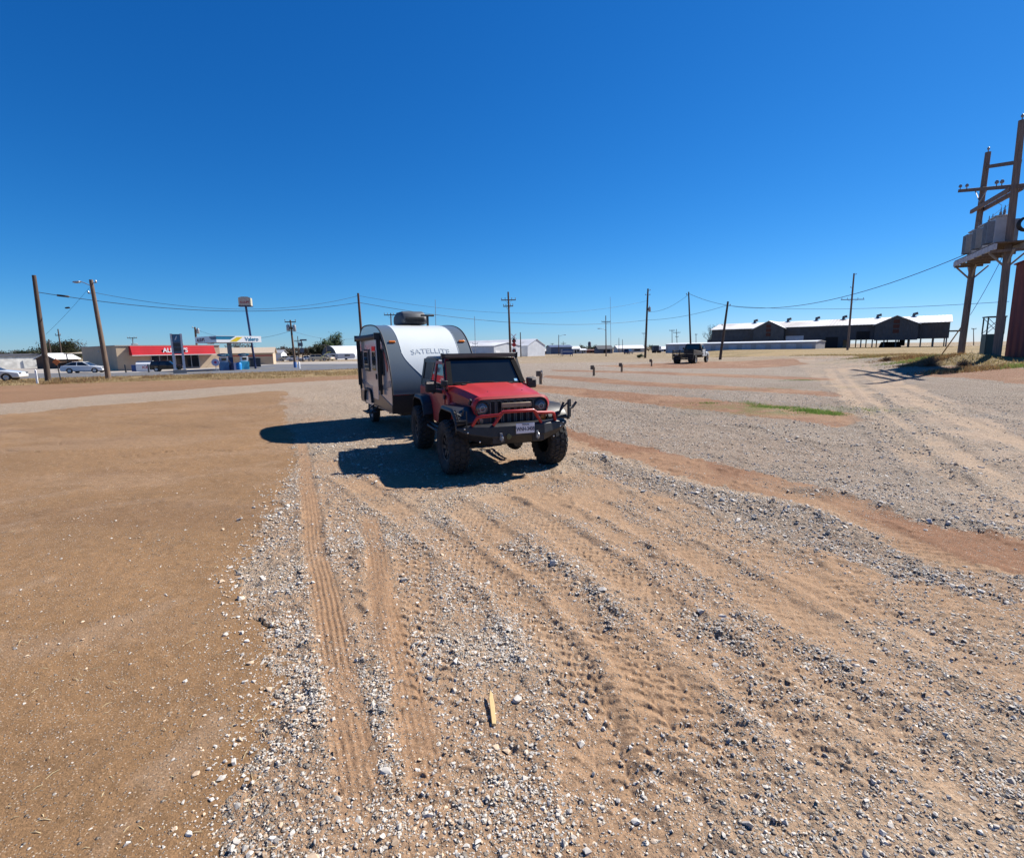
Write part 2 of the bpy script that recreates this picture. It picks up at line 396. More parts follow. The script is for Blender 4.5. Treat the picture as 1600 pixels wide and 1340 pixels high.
            berm = np.exp(-((q-1.45)/.36)**2)*ends*(.4+.9*vn(x[c]*1.3, y[c]*1.3, 90+ti))
            ht[c] += h+berm*dep*.50
            tr[c] = np.maximum(tr[c], inside*fade); windrow[c] = np.maximum(windrow[c], np.exp(-((q-1.6)/.5)**2)*ends)
    lim = .026; ht = lim*np.tanh(ht/lim)
    g = g*(1-.62*tr*(1-.6*S((n2-.42)/.2)))*(1-.6*ribm)
    g = np.where(~dirt & ~red, np.clip(g+windrow*.30*S((n1-.38)/.15), 0, 1), g)
    coarse = np.zeros(x.shape); dm = np.zeros(x.shape); dh = np.zeros(x.shape); di = np.where(dirt & (d < 30))[0]
    for pp, hw_, lt_, hh_ in DIRTMARKS:
        pts, s = resample(W2(pp), .12)
        for c in np.array_split(di, max(1, len(di)*len(pts)//6000000)):
            q = np.sqrt(((X[c, None]+.5*(n2[c, None]-.5)*.3-pts[None, :, 0])**2+(Y[c, None]-pts[None, :, 1])**2).min(1))
            k_ = S(1.4-q/hw_)*S((n2[c]-.30)/.22); dm[c] += k_*lt_; dh[c] += k_*hh_
    for pp, hw_, hh_ in (([(1296, 600), (1345, 650), (1415, 700), (1500, 742), (1660, 815)], .34, .055), ([(1165, 664), (1250, 686), (1340, 700)], .22, .04), ([(1270, 768), (1340, 775), (1430, 800), (1520, 815), (1660, 838)], .30, .05), ([(1310, 566), (1400, 640), (1500, 690), (1660, 762)], .25, .035), ([(905, 706), (1000, 742), (1100, 770), (1240, 800), (1340, 838)], .30, .045), ([(980, 640), (1100, 662), (1220, 690)], .22, .03), ([(1120, 985), (1220, 1040), (1320, 1130), (1420, 1230)], .14, .022), ([(820, 850), (905, 920), (960, 985)], .15, .02), ([(1380, 985), (1500, 1055), (1640, 1120)], .15, .025), ([(960, 870), (1080, 950), (1200, 1010)], .14, .02)):
        pts, s = resample(W2(pp), .2); ri = np.where((d < 40) & near & (x > pts[:, 0].min()-1.5) & (x < pts[:, 0].max()+1.5) & (y > pts[:, 1].min()-1.5) & (y < pts[:, 1].max()+1.5))[0]
        for c in np.array_split(ri, max(1, len(ri)*len(pts)//6000000)):
            q = np.sqrt(((x[c, None]+(n2[c, None]-.5)*.5-pts[None, :, 0])**2+(y[c, None]+(n3[c, None]-.5)*.2-pts[None, :, 1])**2).min(1))
            k_ = np.exp(-(q/hw_)**2)*S((fbm(x[c]*.9, y[c]*.9, 3, 241)-.34)/.2); g[c] = np.maximum(g[c], k_*1.05); ht[c] += k_*hh_*(.5+n3[c]); coarse[c] = np.maximum(coarse[c], k_)
    # ---- heights
    amp = S((42-d)/20)*near
    mic = (fbm(x*11, y*11, 4, 101)-.5)*.030*(.35+.65*g)+(fbm(x*34, y*34, 2, 111)-.5)*.018*(.3+g)
    mic = np.where(dirt, (fbm(x*9, y*9, 4, 121)-.5)*.012+(fbm(x*1.3, y*1.3, 3, 131)-.5)*.04, mic)
    und = (fbm(x*.7, y*.7, 3, 141)-.5)*.07
    lumps = S((fbm(x*4.2, y*4.2, 3, 151)-.60)/.16)*.022*(~dirt)*(1-tr)
    z = z+amp*(ht+mic+und+lumps+dh)
    # ---- colours (albedo)
    def L(c): return np.array(c)[None, :]
    sand = L((.52, .355, .228)); sandl = L((.61, .475, .345)); brown = L((.375, .236, .126)); redc = L((.34, .19, .115)); straw = L((.42, .32, .155)); green = L((.12, .17, .035)); tanf = L((.42, .33, .22))
    col = sand+(sandl-sand)*S((n1-.42)/.25)[:, None]
    def put(mask, c):
        nonlocal col
        mm = np.asarray(mask, float)[:, None]; col = col*(1-mm)+c*mm
    put(pad*.65, L((.43, .36, .305))*(.78+.5*fbm(x*.25+y*.12, y*.9+x*.5, 4, 231))[:, None]); put(ridge*.5, L((.47, .39, .32))); put(band, sandl*.95); put(road2*.8, L((.58, .455, .345)))
    bl = brown*(.86+.34*n1[:, None])
    put(dirt, bl); put(dirt*S((fbm(x*.35+y*.5, y*.9-x*.3, 4, 161)-.55)/.12)*.45, L((.45, .31, .20)))
    put(dirt*S((fbm(x*.3, y*.8, 4, 171)-.60)/.1)*.22*(y > 5), L((.24, .145, .09)))
    put(dirt*np.clip(dm, 0, .7), L((.47, .335, .225))); put(dirt*np.clip(-dm, 0, .7), L((.16, .095, .06)))
    put(dirt2, L((.37, .22, .125))*(.85+.3*n1[:, None])); put(verge, straw*(.7+.6*n2[:, None]))
    put(red, redc*(.8+.45*n2[:, None])); put(red*S((n1-.56)/.08)*.75, L((.46, .29, .18)))
    put(tr*.55*(~pad), sand*1.03); put(tr*.6*road2, L((.60, .46, .33))); put(ribm*.5, L((.43, .26, .15)))
    fr = far & ~field
    put(fr, tanf*(.8+.4*n0[:, None])); put(fr*S((fbm(x*.02, y*.05, 4, 181)-.47)/.1)*.8, straw*.9)
    put(field, straw*(.85+.35*n0[:, None])); put(field*S((fbm(x*.05, y*.12, 4, 191)-.55)/.08)*.55, L((.24, .20, .08)))
    put(S((fbm(x*.8, y*2.0, 4, 201)-.56)/.06)*verge*.6, L((.25, .13, .05)))
    for (px, py, a, b, s) in ((1190, 637, 1.9, .8, .75), (1270, 643, 2.6, .7, .9), (1250, 595, 1.6, .5, .7), (1230, 606, 6, .5, .35), (1340, 640, 1.5, .7, .4), (1345, 562, 4, 3, .6), (1090, 632, 1, .5, .4)):
        c0 = gnd(px, py); e = ((x-c0.x)/a)**2+((y-c0.y)/b)**2
        put(np.exp(-e)*s*S((fbm(x*3, y*3, 4, 211)-.40)/.15), L((.17, .21, .05)))
    z = np.where(d > 2500, z-8, z)
    # ---- faces
    i = np.arange(nR-1)[:, None]; j = np.arange(nA)[None, :]; jn = (j+1) % nA
    f = np.stack([i*nA+j+0*jn, i*nA+jn, (i+1)*nA+jn, (i+1)*nA+j], -1).reshape(-1, 4)
    f = f[:, ::-1]
    # close the hole under the camera with a last ring pulled in
    co = np.c_[x, y, z]
    col = col*np.array((.565, .53, .495))
    c4 = np.c_[col, np.ones(len(x))]
    o = big_mesh('ground', co, f, [ground_mat()], [('Col', 'FLOAT_COLOR', c4), ('gravel', 'FLOAT', g), ('dirtm', 'FLOAT', dirt.astype(float))])
    tag(o, kind='structure')
    hub = MB(); hub.lathe([(0.01, -.01), (1.0, -.01)], axis='z', n=24); h = hub.build('ground_patch', [ground_mat()]); tag(h, kind='structure')
    return x, y, z, g, dirt, red, pad, d, windrow, de, stony, ridge, coarse
def ground_mat():
    if 'ground' in MATS: return MATS['ground']
    m = bpy.data.materials.new('ground'); m.use_nodes = True; n = m.node_tree; b = n.nodes['Principled BSDF']; MATS['ground'] = m
    b.inputs['Roughness'].default_value = .95; b.inputs['Specular IOR Level'].default_value = .15
    N = n.nodes.new; Lk = n.links.new
    ac = N('ShaderNodeAttribute'); ac.attribute_name = 'Col'; ag = N('ShaderNodeAttribute'); ag.attribute_name = 'gravel'
    tc = N('ShaderNodeTexCoord'); cur = ac.outputs['Color']; heights = []
    def math_(op, a, bb=None, clamp=False):
        q = N('ShaderNodeMath'); q.operation = op; q.use_clamp = clamp
        for i, v in enumerate((a, bb)):
            if v is None: continue
            if isinstance(v, (int, float)): q.inputs[i].default_value = v
            else: Lk(v, q.inputs[i])
        return q.outputs[0]
    # fine soil grain
    no = N('ShaderNodeTexNoise'); no.inputs['Scale'].default_value = 85; no.inputs['Detail'].default_value = 5; no.inputs['Roughness'].default_value = .7
    Lk(tc.outputs['Object'], no.inputs['Vector'])
    gr = N('ShaderNodeMapRange'); gr.inputs['From Min'].default_value = .3; gr.inputs['From Max'].default_value = .7; gr.inputs['To Min'].default_value = .60; gr.inputs['To Max'].default_value = 1.38
    Lk(no.outputs['Fac'], gr.inputs['Value'])
    vm = N('ShaderNodeVectorMath'); vm.operation = 'SCALE'; Lk(cur, vm.inputs[0]); Lk(gr.outputs[0], vm.inputs['Scale']); cur = vm.outputs[0]
    n12 = N('ShaderNodeTexNoise'); n12.inputs['Scale'].default_value = 9; n12.inputs['Detail'].default_value = 6; n12.inputs['Roughness'].default_value = .65; Lk(tc.outputs['Object'], n12.inputs['Vector'])
    g12 = N('ShaderNodeMapRange'); g12.inputs['From Min'].default_value = .3; g12.inputs['From Max'].default_value = .7; g12.inputs['To Min'].default_value = .84; g12.inputs['To Max'].default_value = 1.15; Lk(n12.outputs['Fac'], g12.inputs['Value'])
    v12 = N('ShaderNodeVectorMath'); v12.operation = 'SCALE'; Lk(cur, v12.inputs[0]); Lk(g12.outputs[0], v12.inputs['Scale']); cur = v12.outputs[0]
    hsum = math_('MULTIPLY', no.outputs['Fac'], .35)
    # three sizes of stone, laid where the gravel mask is higher than the cell's own random number
    for sc, thr, off, hh in ((110, 1.1, .12, .40), (52, 1.0, .03, .9), (27, .72, -.04, 1.7)):
        mp = N('ShaderNodeMapping'); mp.inputs['Location'].default_value = (sc*.37, sc*.11, 0); mp.inputs['Scale'].default_value = (sc, sc, sc*.2)
        Lk(tc.outputs['Object'], mp.inputs[0])
        vo = N('ShaderNodeTexVoronoi'); vo.inputs['Scale'].default_value = 1; vo.inputs['Randomness'].default_value = 1
        Lk(mp.outputs[0], vo.inputs['Vector'])
        sx = N('ShaderNodeSeparateColor'); Lk(vo.outputs['Color'], sx.inputs[0])
        lim = math_('ADD', math_('MULTIPLY', ag.outputs['Fac'], thr), off)
        on = math_('MULTIPLY', math_('SUBTRACT', lim, sx.outputs[0]), 14, True)
        rad = math_('ADD', math_('MULTIPLY', sx.outputs[1], .22), .30)
        shape = math_('MULTIPLY', math_('SUBTRACT', rad, vo.outputs['Distance']), 9, True)
        msk = math_('MULTIPLY', on, shape)
        cr = N('ShaderNodeValToRGB'); e = cr.color_ramp.elements
        e[0].color = (.19, .168, .144, 1); e[1].color = (.60, .555, .49, 1)
        q = cr.color_ramp.elements.new(.35); q.color = (.275, .245, .21, 1); q = cr.color_ramp.elements.new(.7); q.color = (.36, .31, .255, 1)
        Lk(sx.outputs[2], cr.inputs[0])
        mx = N('ShaderNodeMix'); mx.data_type = 'RGBA'; Lk(msk, mx.inputs['Factor']); Lk(cur, mx.inputs['A']); Lk(cr.outputs[0], mx.inputs['B']); cur = mx.outputs['Result']
        dome = math_('MULTIPLY', math_('MULTIPLY', msk, math_('SUBTRACT', 1.0, math_('MULTIPLY', vo.outputs['Distance'], 1.2))), hh)
        hsum = math_('ADD', hsum, dome)
    # pale flecks and dark crumbs lying on the bare soil
    vo = N('ShaderNodeTexVoronoi'); vo.inputs['Scale'].default_value = 82; Lk(tc.outputs['Object'], vo.inputs['Vector'])
    sx = N('ShaderNodeSeparateColor'); Lk(vo.outputs['Color'], sx.inputs[0])
    a = math_('MULTIPLY', math_('GREATER_THAN', sx.outputs[0], .80), math_('LESS_THAN', vo.outputs['Distance'], .32))
    mx = N('ShaderNodeMix'); mx.data_type = 'RGBA'; Lk(math_('MULTIPLY', a, .75), mx.inputs['Factor']); Lk(cur, mx.inputs['A']); mx.inputs['B'].default_value = (.50, .39, .28, 1); cur = mx.outputs['Result']
    a2 = math_('MULTIPLY', math_('GREATER_THAN', sx.outputs[1], .86), math_('LESS_THAN', vo.outputs['Distance'], .34))
    mx = N('ShaderNodeMix'); mx.data_type = 'RGBA'; Lk(math_('MULTIPLY', a2, .6), mx.inputs['Factor']); Lk(cur, mx.inputs['A']); mx.inputs['B'].default_value = (.16, .10, .065, 1); cur = mx.outputs['Result']
    hsum = math_('ADD', hsum, math_('MULTIPLY', a, .4))
    Lk(cur, b.inputs['Base Color'])
    bp = N('ShaderNodeBump'); bp.inputs['Distance'].default_value = .022; bp.inputs['Strength'].default_value = 1.0
    Lk(hsum, bp.inputs['Height']); Lk(bp.outputs[0], b.inputs['Normal'])
    return m
GX = build_ground()

# ------------------------------------------------------------------ loose stones
def stone_templates(n=14):
    out = []
    for k in range(n):
        bm = bmesh.new()
        for _ in range(rnd.choice((11, 13, 15))):
            p = Vector((rnd.gauss(0, 1), rnd.gauss(0, 1), rnd.gauss(0, 1))).normalized()*rnd.uniform(.75, 1.1)
            bm.verts.new((p.x, p.y, p.z))
        bmesh.ops.convex_hull(bm, input=bm.verts)
        bmesh.ops.delete(bm, geom=[v for v in bm.verts if not v.link_faces], context='VERTS')
        bmesh.ops.triangulate(bm, faces=bm.faces); bm.verts.index_update()
        v = np.array([tuple(q.co) for q in bm.verts]); f = np.array([[q.index for q in t.verts] for t in bm.faces])
        bm.free(); out.append((v, f))
    return out
def scatter_stones():
    from mathutils.kdtree import KDTree
    gx, gy, gzv, g, dirt, red, pad, d, wr, de_, stony_, ridge_, coarse_ = GX
    T = stone_templates(); V = []; F = []; C = []; off = 0
    nA = 1101+len(np.arange(64, 297, 3.0))
    rr = radii()
    def look(x, y):
        r = np.hypot(x, y); a = np.degrees(np.arctan2(x, y))
        i = np.clip(np.searchsorted(rr, r), 0, len(rr)-1); j = np.clip(np.round((a+61)/122*1100).astype(int), 0, 1100)
        return i*nA+j
    for rad, dens, dmax in ((.0046, 5200, 3.8), (.0070, 2300, 6), (.0100, 800, 9), (.0145, 170, 12), (.021, 24, 13), (.030, 3.0, 12), (.0165, 90, 25), (.027, 60, 22.01)):
        area = math.pi*dmax**2*110/360; n = int(area*dens)
        r = np.sqrt(nr.random(n))*dmax; a = np.radians(nr.uniform(-55, 55, n)); x = r*np.sin(a); y = r*np.cos(a)
        k = (y > 1.3) & (np.abs(x) < y*1.08+.6); x = x[k]; y = y[k]; ix = look(x, y)
        gg = g[ix]; clump = fbm(x*3.1, y*3.1, 3, 301)
        p = np.clip((gg-.08)*1.1, 0, 1)*np.clip((clump-.28)*3.0, .12, 1)
        p = np.where(dirt[ix], (.004 if rad > .010 else .011)+.24*np.exp(-(de_[ix]/.22)**2), p); p = np.where(red[ix], p*.5+.01, p)
        big = 1.0 if rad < .012 else np.where((de_[ix] < .9) | stony_[ix] | ridge_[ix], 1.0, .30); big = np.where(coarse_[ix] > .3, coarse_[ix], 0) if dmax == 22.01 else big; big = np.where(pad[ix] & (r[k] > 8), 1.0, 0.0) if dmax == 25 else big; keep = nr.random(len(x)) < p*big; x = x[keep]; y = y[keep]; ix = ix[keep]; n = len(x)
        s = rad*np.exp(nr.normal(0, .28, n)); tid = nr.integers(0, len(T), n)
        an = nr.uniform(.62, 1.3, (n, 3)); fl = nr.uniform(.45, .8, n)
        q = nr.normal(size=(n, 4)); q /= np.linalg.norm(q, axis=1)[:, None]
        tone = np.clip(nr.normal(.5, .2, n), 0, 1); warm = nr.random(n)
        for t, (tv, tf) in enumerate(T):
            w = np.where(tid == t)[0]
            if not len(w): continue
            v = tv[None]*an[w][:, None, :]
            qw, qv = q[w][:, 0], q[w][:, 1:]
            c1 = np.cross(qv[:, None, :], v); v = v+2*(qw[:, None, None]*c1+np.cross(qv[:, None, :], c1))
            v = v*s[w][:, None, None]; v[:, :, 2] *= fl[w][:, None]; base = np.c_[x[w], y[w], gzv[ix[w]]+s[w]*.16]
            v = v+base[:, None, :]
            V.append(v.reshape(-1, 3)); nv = len(tv)
            F.append((tf[None]+(np.arange(len(w))*nv)[:, None, None]+off).reshape(-1, 3)); off += len(w)*nv
            base = np.array((.30, .272, .236))+(np.array((.66, .615, .545))-np.array((.30, .272, .236)))*tone[w][:, None]
            base = np.where((warm[w] > .8)[:, None], base*np.array((1.05, .86, .68)), base)
            C.append(np.repeat(np.c_[base, np.ones(len(w))], nv, 0))
    m = bpy.data.materials.new('stone'); m.use_nodes = True; nn = m.node_tree; b = nn.nodes['Principled BSDF']; b.inputs['Roughness'].default_value = .9; b.inputs['Specular IOR Level'].default_value = .2
    a = nn.nodes.new('ShaderNodeAttribute'); a.attribute_name = 'Col'; tc = nn.nodes.new('ShaderNodeTexCoord'); no = nn.nodes.new('ShaderNodeTexNoise'); no.inputs['Scale'].default_value = 120; no.inputs['Detail'].default_value = 3
    mr = nn.nodes.new('ShaderNodeMapRange'); mr.inputs['To Min'].default_value = .7; mr.inputs['To Max'].default_value = 1.3; vm = nn.nodes.new('ShaderNodeVectorMath'); vm.operation = 'SCALE'
    nn.links.new(tc.outputs['Object'], no.inputs['Vector']); nn.links.new(no.outputs['Fac'], mr.inputs['Value']); nn.links.new(a.outputs['Color'], vm.inputs[0]); nn.links.new(mr.outputs[0], vm.inputs['Scale']); nn.links.new(vm.outputs[0], b.inputs['Base Color'])
    o = big_mesh('gravel', np.vstack(V), np.vstack(F), [m], [('Col', 'FLOAT_COLOR', np.vstack(C))], smooth=False)
    tag(o, 'loose crushed grey gravel scattered over the sandy drive', 'gravel', kind='stuff')
    print('stones verts', off)
scatter_stones()
# ------------------------------------------------------------------ shared materials
M_RED = pbr('red_paint', (.37, .022, .022), .46, 0, .10, 2.5, spec=.4, coat=.12)
M_BLK = pbr('black_steel', (.016, .016, .018), .45, 0, .3, 14, bump=.08, bscale=160)
M_BLKP = pbr('black_plastic', (.022, .022, .024), .6, 0, .2, 9, bump=.1, bscale=220)
M_RUB = pbr('tyre_rubber', (.030, .027, .025), .85, 0, .35, 7, bump=.25, bscale=90)
M_GLS = glass('dark_glass', (.010, .014, .016), .10); M_GLS2 = glass('side_glass', (.02, .03, .04), .03)
M_CHR = pbr('chrome', (.7, .7, .72), .18, 1, .05)
M_LENS = pbr('lamp_lens', (.10, .11, .12), .08, .3, .2, 20)
M_AMB = pbr('amber_lens', (.65, .18, .02), .2)
M_TAN = pbr('tan_light_cover', (.30, .21, .13), .5, 0, .15, 12)
M_WHT = pbr('white_paint', (.80, .81, .81), .35, 0, .04, 3)
M_GRN = pbr('steel_grey', (.32, .33, .34), .45, .4, .12, 8)
M_WOOD = pbr('pole_wood', (.135, .092, .066), .9, 0, .4, 3, bump=.5, bscale=12, streak=(6, 6, .35))
M_WOODD = pbr('dark_pole_wood', (.075, .052, .040), .9, 0, .4, 3, bump=.5, bscale=12, streak=(6, 6, .35))
M_WOODL = pbr('weathered_wood', (.17, .13, .11), .9, 0, .3, 3, bump=.5, bscale=12, streak=(6, 6, .35))
M_CER = pbr('insulator', (.20, .19, .18), .3)
M_WIRE = pbr('wire', (.02, .02, .022), .6)
M_PLATE = pbr('plate_white', (.70, .70, .74), .4, 0, .03)
M_NAVY = pbr('navy_lettering', (.012, .016, .06), .5)

# ------------------------------------------------------------------ wheels
def tyre_mesh(rt, w, rim_r, blocks=26, mud=True):
    b = MB(); h = w/2
    pr = [(rim_r, -h*.72), (rim_r+.03, -h*.86), (rim_r+(rt-rim_r)*.5, -h*.98), (rt-.055, -h*.96), (rt-.022, -h*.84), (rt-.016, -h*.4), (rt-.016, h*.4), (rt-.022, h*.84), (rt-.055, h*.96), (rim_r+(rt-rim_r)*.5, h*.98), (rim_r+.03, h*.86), (rim_r, h*.72)]
    b.lathe(pr, axis='y', n=56)
    if mud:
        for k in range(blocks):
            for row, (y0, hw, ph, sk) in enumerate(((-.80, .30, 0, .25), (-.30, .36, .5, -.35), (.22, .36, .05, .35), (.78, .30, .5, -.25))):
                t = 2*math.pi*(k+ph)/blocks; L = 2*math.pi*rt/blocks*(.56 if row in (0, 3) else .66)
                M = Matrix.Rotation(-t, 3, 'Y'); v = []
                for z in (0, 1):
                    kk = 1.0 if z == 0 else .86; rr = rt-.03+z*.032
                    for a, c in ((-1, -1), (1, -1), (1, 1), (-1, 1)):
                        dz = -.03 if (row in (0, 3) and ((row == 0) == (c < 0))) else 0
                        v.append(M @ Vector((a*L/2*kk+c*sk*L*.4, (y0*h)+c*h*hw*.62*kk, rr+dz)))
                b.add(v, [(3, 2, 1, 0), (4, 5, 6, 7), (0, 1, 5, 4), (1, 2, 6, 5), (2, 3, 7, 6), (3, 0, 4, 7)])
            for sgn in (-1, 1):   # side lugs
                t = 2*math.pi*(k+.25)/blocks; M = Matrix.Rotation(-t, 3, 'Y')
                v = [M @ Vector((a*.020, sgn*h*(.93+.07*q), rt-.05-.055*c)) for q in (0, 1) for a, c in ((-1, 0), (1, 0), (1, 1), (-1, 1))]
                b.add(v, [(3, 2, 1, 0), (4, 5, 6, 7), (0, 1, 5, 4), (1, 2, 6, 5), (2, 3, 7, 6), (3, 0, 4, 7)])
    return b
def rim_mesh(r, w, side, spokes=8):
    b = MB(); h = w/2*.8*side
    b.lathe([(r+.006, -h*.9), (r+.012, h*.92), (r-.02, h*.86), (r-.035, h*.35), (r*.55, h*.30), (r*.30, h*.42), (r*.28, h*.62), (.0, h*.62)], axis='y', n=36)
    for k in range(spokes):
        t = 2*math.pi*k/spokes; c, s = math.cos(t), math.sin(t)
        b.bar((c*r*.26, h*.50, s*r*.26), (c*r*.97, h*.62, s*r*.97), .055, .05, up=(0, 1, 0))
    for k in range(5):
        t = 2*math.pi*k/5; c, s = math.cos(t)*.062, math.sin(t)*.062
        b.cyl((c, h*.6, s), (c, h*.72, s), .011, n=6)
    return b
def wheel(parent, loc, rt, w, rim_r, side, mud=True, rim_mat=None, rz=0, spokes=8):
    t = tyre_mesh(rt, w, rim_r, mud=mud).build('wheel', M_RUB, parent, smooth=38); t.location = loc; t.rotation_euler = (0, rnd.uniform(0, 6), rz)
    rim_mesh(rim_r, w, side, spokes).build('rim', rim_mat or M_BLK, t, smooth=35)
    return t

# ------------------------------------------------------------------ red off-road 4x4
def build_4x4():
    T = thing('off_road_car', 'red two door off-road 4x4 with black bumper towing the white trailer', 'car', (-.166, 8.53, 0), math.atan2(-.93, .36))
    WB = 2.42; rt = .445
    # --- body tub with rear wheel cut-outs
    b = MB()
    side = [(-.60, .64), (-1.80, .64), (-1.90, .92), (-2.08, 1.08), (-2.74, 1.08), (-2.90, .94), (-2.96, .76), (-3.02, .76), (-3.02, 1.27), (-.80, 1.30), (-.60, 1.22)]
    b.prism(side, 'y', -.765, .765)
    body = b.build('body', M_RED, T, bevel=.025)
    # --- front clip (fender sides below the bonnet)
    b = MB()
    def sec(x, hw, zb, zt): return [(x, -hw, zb), (x, hw, zb), (x, hw*1.0, zt-.07), (x, hw*.93, zt), (x, -hw*.93, zt), (x, -hw, zt-.07)]
    b.loft([sec(.40, .60, .80, 1.08), sec(-.10, .66, .80, 1.10), (sec(-.62, .74, .70, 1.16))])
    b.build('front_fender', M_RED, T, bevel=.012)
    # --- bonnet
    b = MB(); secs = []
    for x, hw, zs, zt in ((.452, .52, 1.205, 1.238), (.440, .575, 1.18, 1.262), (.39, .60, 1.09, 1.282), (.20, .625, 1.09, 1.305), (-.15, .665, 1.10, 1.342), (-.45, .70, 1.12, 1.368), (-.72, .73, 1.14, 1.390)):
        q = [(x, -hw, zs)]
        for t in np.linspace(-1, 1, 17):
            e = abs(t); drop = .0+.012*e**2+.075*max(0, (e-.86)/.14)**2
            bulge = .020*float(S((.62-e)/.12))*float(S((.42-x)/.12))
            q.append((x, hw*t*(1 if e < .99 else 1), zt-drop+bulge))
        q.append((x, hw, zs)); secs.append(q)
    b.loft(secs)
    hood = b.build('bonnet', M_RED, T, smooth=28)
    for sy in (-.30, .30):
        b = MB(); b.lathe([(.0, .034), (.012, .03), (.016, 0)], (.17, sy, 1.300), 'z', 10); b.build('bonnet_bumper', M_BLKP, hood, smooth=40)
    for sy in (-1, 1):
        b = MB(); b.box((.30, sy*.640, 1.16), (.075, .035, .05), mi=0); b.box((.335, sy*.645, 1.185), (.05, .03, .10), ry=.5)
        b.build('bonnet_latch', M_BLKP, hood, bevel=.006)
    # cowl
    b = MB(); b.box((-.74, 0, 1.345), (.16, 1.48, .075), ry=.1); b.build('cowl', M_RED, T, bevel=.01)
    b = MB()
    for k in range(9): b.box((-.70, -.44+k*.11, 1.396), (.07, .075, .012), ry=.1)
    b.build('cowl_grille', M_BLKP, T)
    # --- grille with red surround
    def rr(hw, z0, z1, c, n=5, topin=.06):
        P = []
        for (yc, zc, a0) in ((hw-c, z1-c, 0), (-(hw-c), z1-c, 90), (-(hw-topin-c), z0+c, 180), (hw-topin-c, z0+c, 270)):
            for i in range(n+1):
                a = R(a0+90*i/n); P.append((yc+c*math.cos(a), zc+c*math.sin(a)))
        return P
    b = MB(); outer = rr(.655, .77, 1.270, .15); inner = rr(.617, .79, 1.232, .13)
    n = len(outer)
    v = [(.47, p[0], p[1]) for p in outer]+[(.50, p[0], p[1]) for p in inner]+[(.40, p[0], p[1]) for p in outer]+[(.44, p[0], p[1]) for p in inner]
    f = [(i, (i+1) % n, n+(i+1) % n, n+i) for i in range(n)]+[(2*n+i, 2*n+(i+1) % n, (i+1) % n, i) for i in range(n)]+[(n+i, n+(i+1) % n, 3*n+(i+1) % n, 3*n+i) for i in range(n)]
    b.add(v, f); b.build('grille_surround', M_RED, T, smooth=50)
    M_GRILLE = pbr('matt_black_grille', (.034, .037, .042), .5, 0, .15, 30, bump=.2, bscale=300)
    b = MB(); b.prism(inner, 'x', .40, .468); g = b.build('grille', M_GRILLE, T)
    slot = pbr('slot_black', (.004, .004, .005), .8)
    b = MB(); fr = MB()
    for k in range(7):
        y = (k-3)*.108; z0, z1 = .80+.02, 1.195
        P = [(y-.030, z0), (y+.030, z0), (y+.034, z1-.03), (y+.02, z1), (y-.02, z1), (y-.034, z1-.03)]
        b.prism(P, 'x', .462, .472)
        for q in (-1, 1): fr.bar((.474, y+q*.036, z0), (.474, y+q*.040, z1-.02), .012, .016, up=(1, 0, 0))
        fr.bar((.474, y-.03, z1+.006), (.474, y+.03, z1+.006), .012, .016, up=(1, 0, 0))
    b.build('grille_slot', slot, g); fr.build('slot_rim', pbr('slot_rim_glint', (.10, .105, .11), .35), g)  # black plastic rims; light caught on their edges is put into the grey
    for sy in (-1, 1):
        b = MB(); o = (.466, sy*.500, 1.085)
        b.lathe([(.128, 0), (.128, .022), (.112, .030), (.105, .010), (.092, .004)], o, 'x', 28, 0)
        h = b.build('headlight', M_BLK, T, smooth=40)
        b = MB(); b.lathe([(.104, .004), (.085, .016), (.045, .024), (0, .027)], o, 'x', 28); b.build('lens', M_LENS, h, smooth=60)
        b = MB(); b.lathe([(.050, .025), (.048, .034), (.036, .036), (.034, .026)], o, 'x', 20); b.build('projector_ring', M_GRN, h, smooth=40)
        b = MB(); b.lathe([(.050, -.005), (.050, .012), (.03, .022), (0, .024)], (.47, sy*.535, .895), 'x', 18); b.build('turn_signal', M_AMB if sy > 0 else M_TAN, T, smooth=50)
    # light bar in the grille
    b = MB(); b.box((.505, .06, 1.125), (.05, .52, .075)); lb = b.build('grille_light_bar', M_TAN, T, bevel=.01)
    for y in (-.195, .315):
        b = MB(); b.box((.50, y, 1.125), (.055, .014, .088)); b.build('light_bar_bracket', M_BLK, lb)
    # --- windshield frame, glass, roof
    wb, wt = (-.755, 1.385), (-1.13, 1.825); hw0, hw1 = .735, .665; ws = T
    for sy in (-1, 1):
        b = MB(); b.bar((wb[0], sy*(hw0-.03), wb[1]-.02), (wt[0], sy*(hw1-.03), wt[1]), .075, .06, up=(1, 0, .7)); b.build('windscreen_pillar', M_RED, T, bevel=.01)
    b = MB(); b.bar((wt[0]-.03, -hw1+.03, wt[1]), (wt[0]-.03, hw1-.03, wt[1]), .03, .03, up=(1, 0, .7)); b.bar((wb[0], -hw0+.03, wb[1]), (wb[0], hw0-.03, wb[1]), .06, .05, up=(1, 0, .7)); b.build('header_bar', pbr('seal_black', (.012, .012, .013), .9, spec=.1), ws, bevel=.008)
    b = MB()
    def P(t, y, o=0): return (wb[0]+(wt[0]-wb[0])*t+.022+o*.78, y, wb[1]+(wt[1]-wb[1])*t+o*.62)
    b.add([P(.03, -.70), P(.03, .70), P(.98, .635), P(.98, -.635), P(.03, -.70, -.012), P(.03, .70, -.012), P(.98, .635, -.012), P(.98, -.635, -.012)], [(0, 1, 2, 3), (7, 6, 5, 4), (0, 4, 5, 1), (1, 5, 6, 2), (2, 6, 7, 3), (3, 7, 4, 0)])
    b.build('windscreen', M_GLS, ws)
    b = MB()
    b.add([P(.05, .54, .004), P(.05, .61, .004), P(.17, .605, .004), P(.17, .538, .004)], [(0, 1, 2, 3)])
    b.build('sticker', pbr('sticker_blue', (.16, .42, .60), .5), ws)
    b = MB()
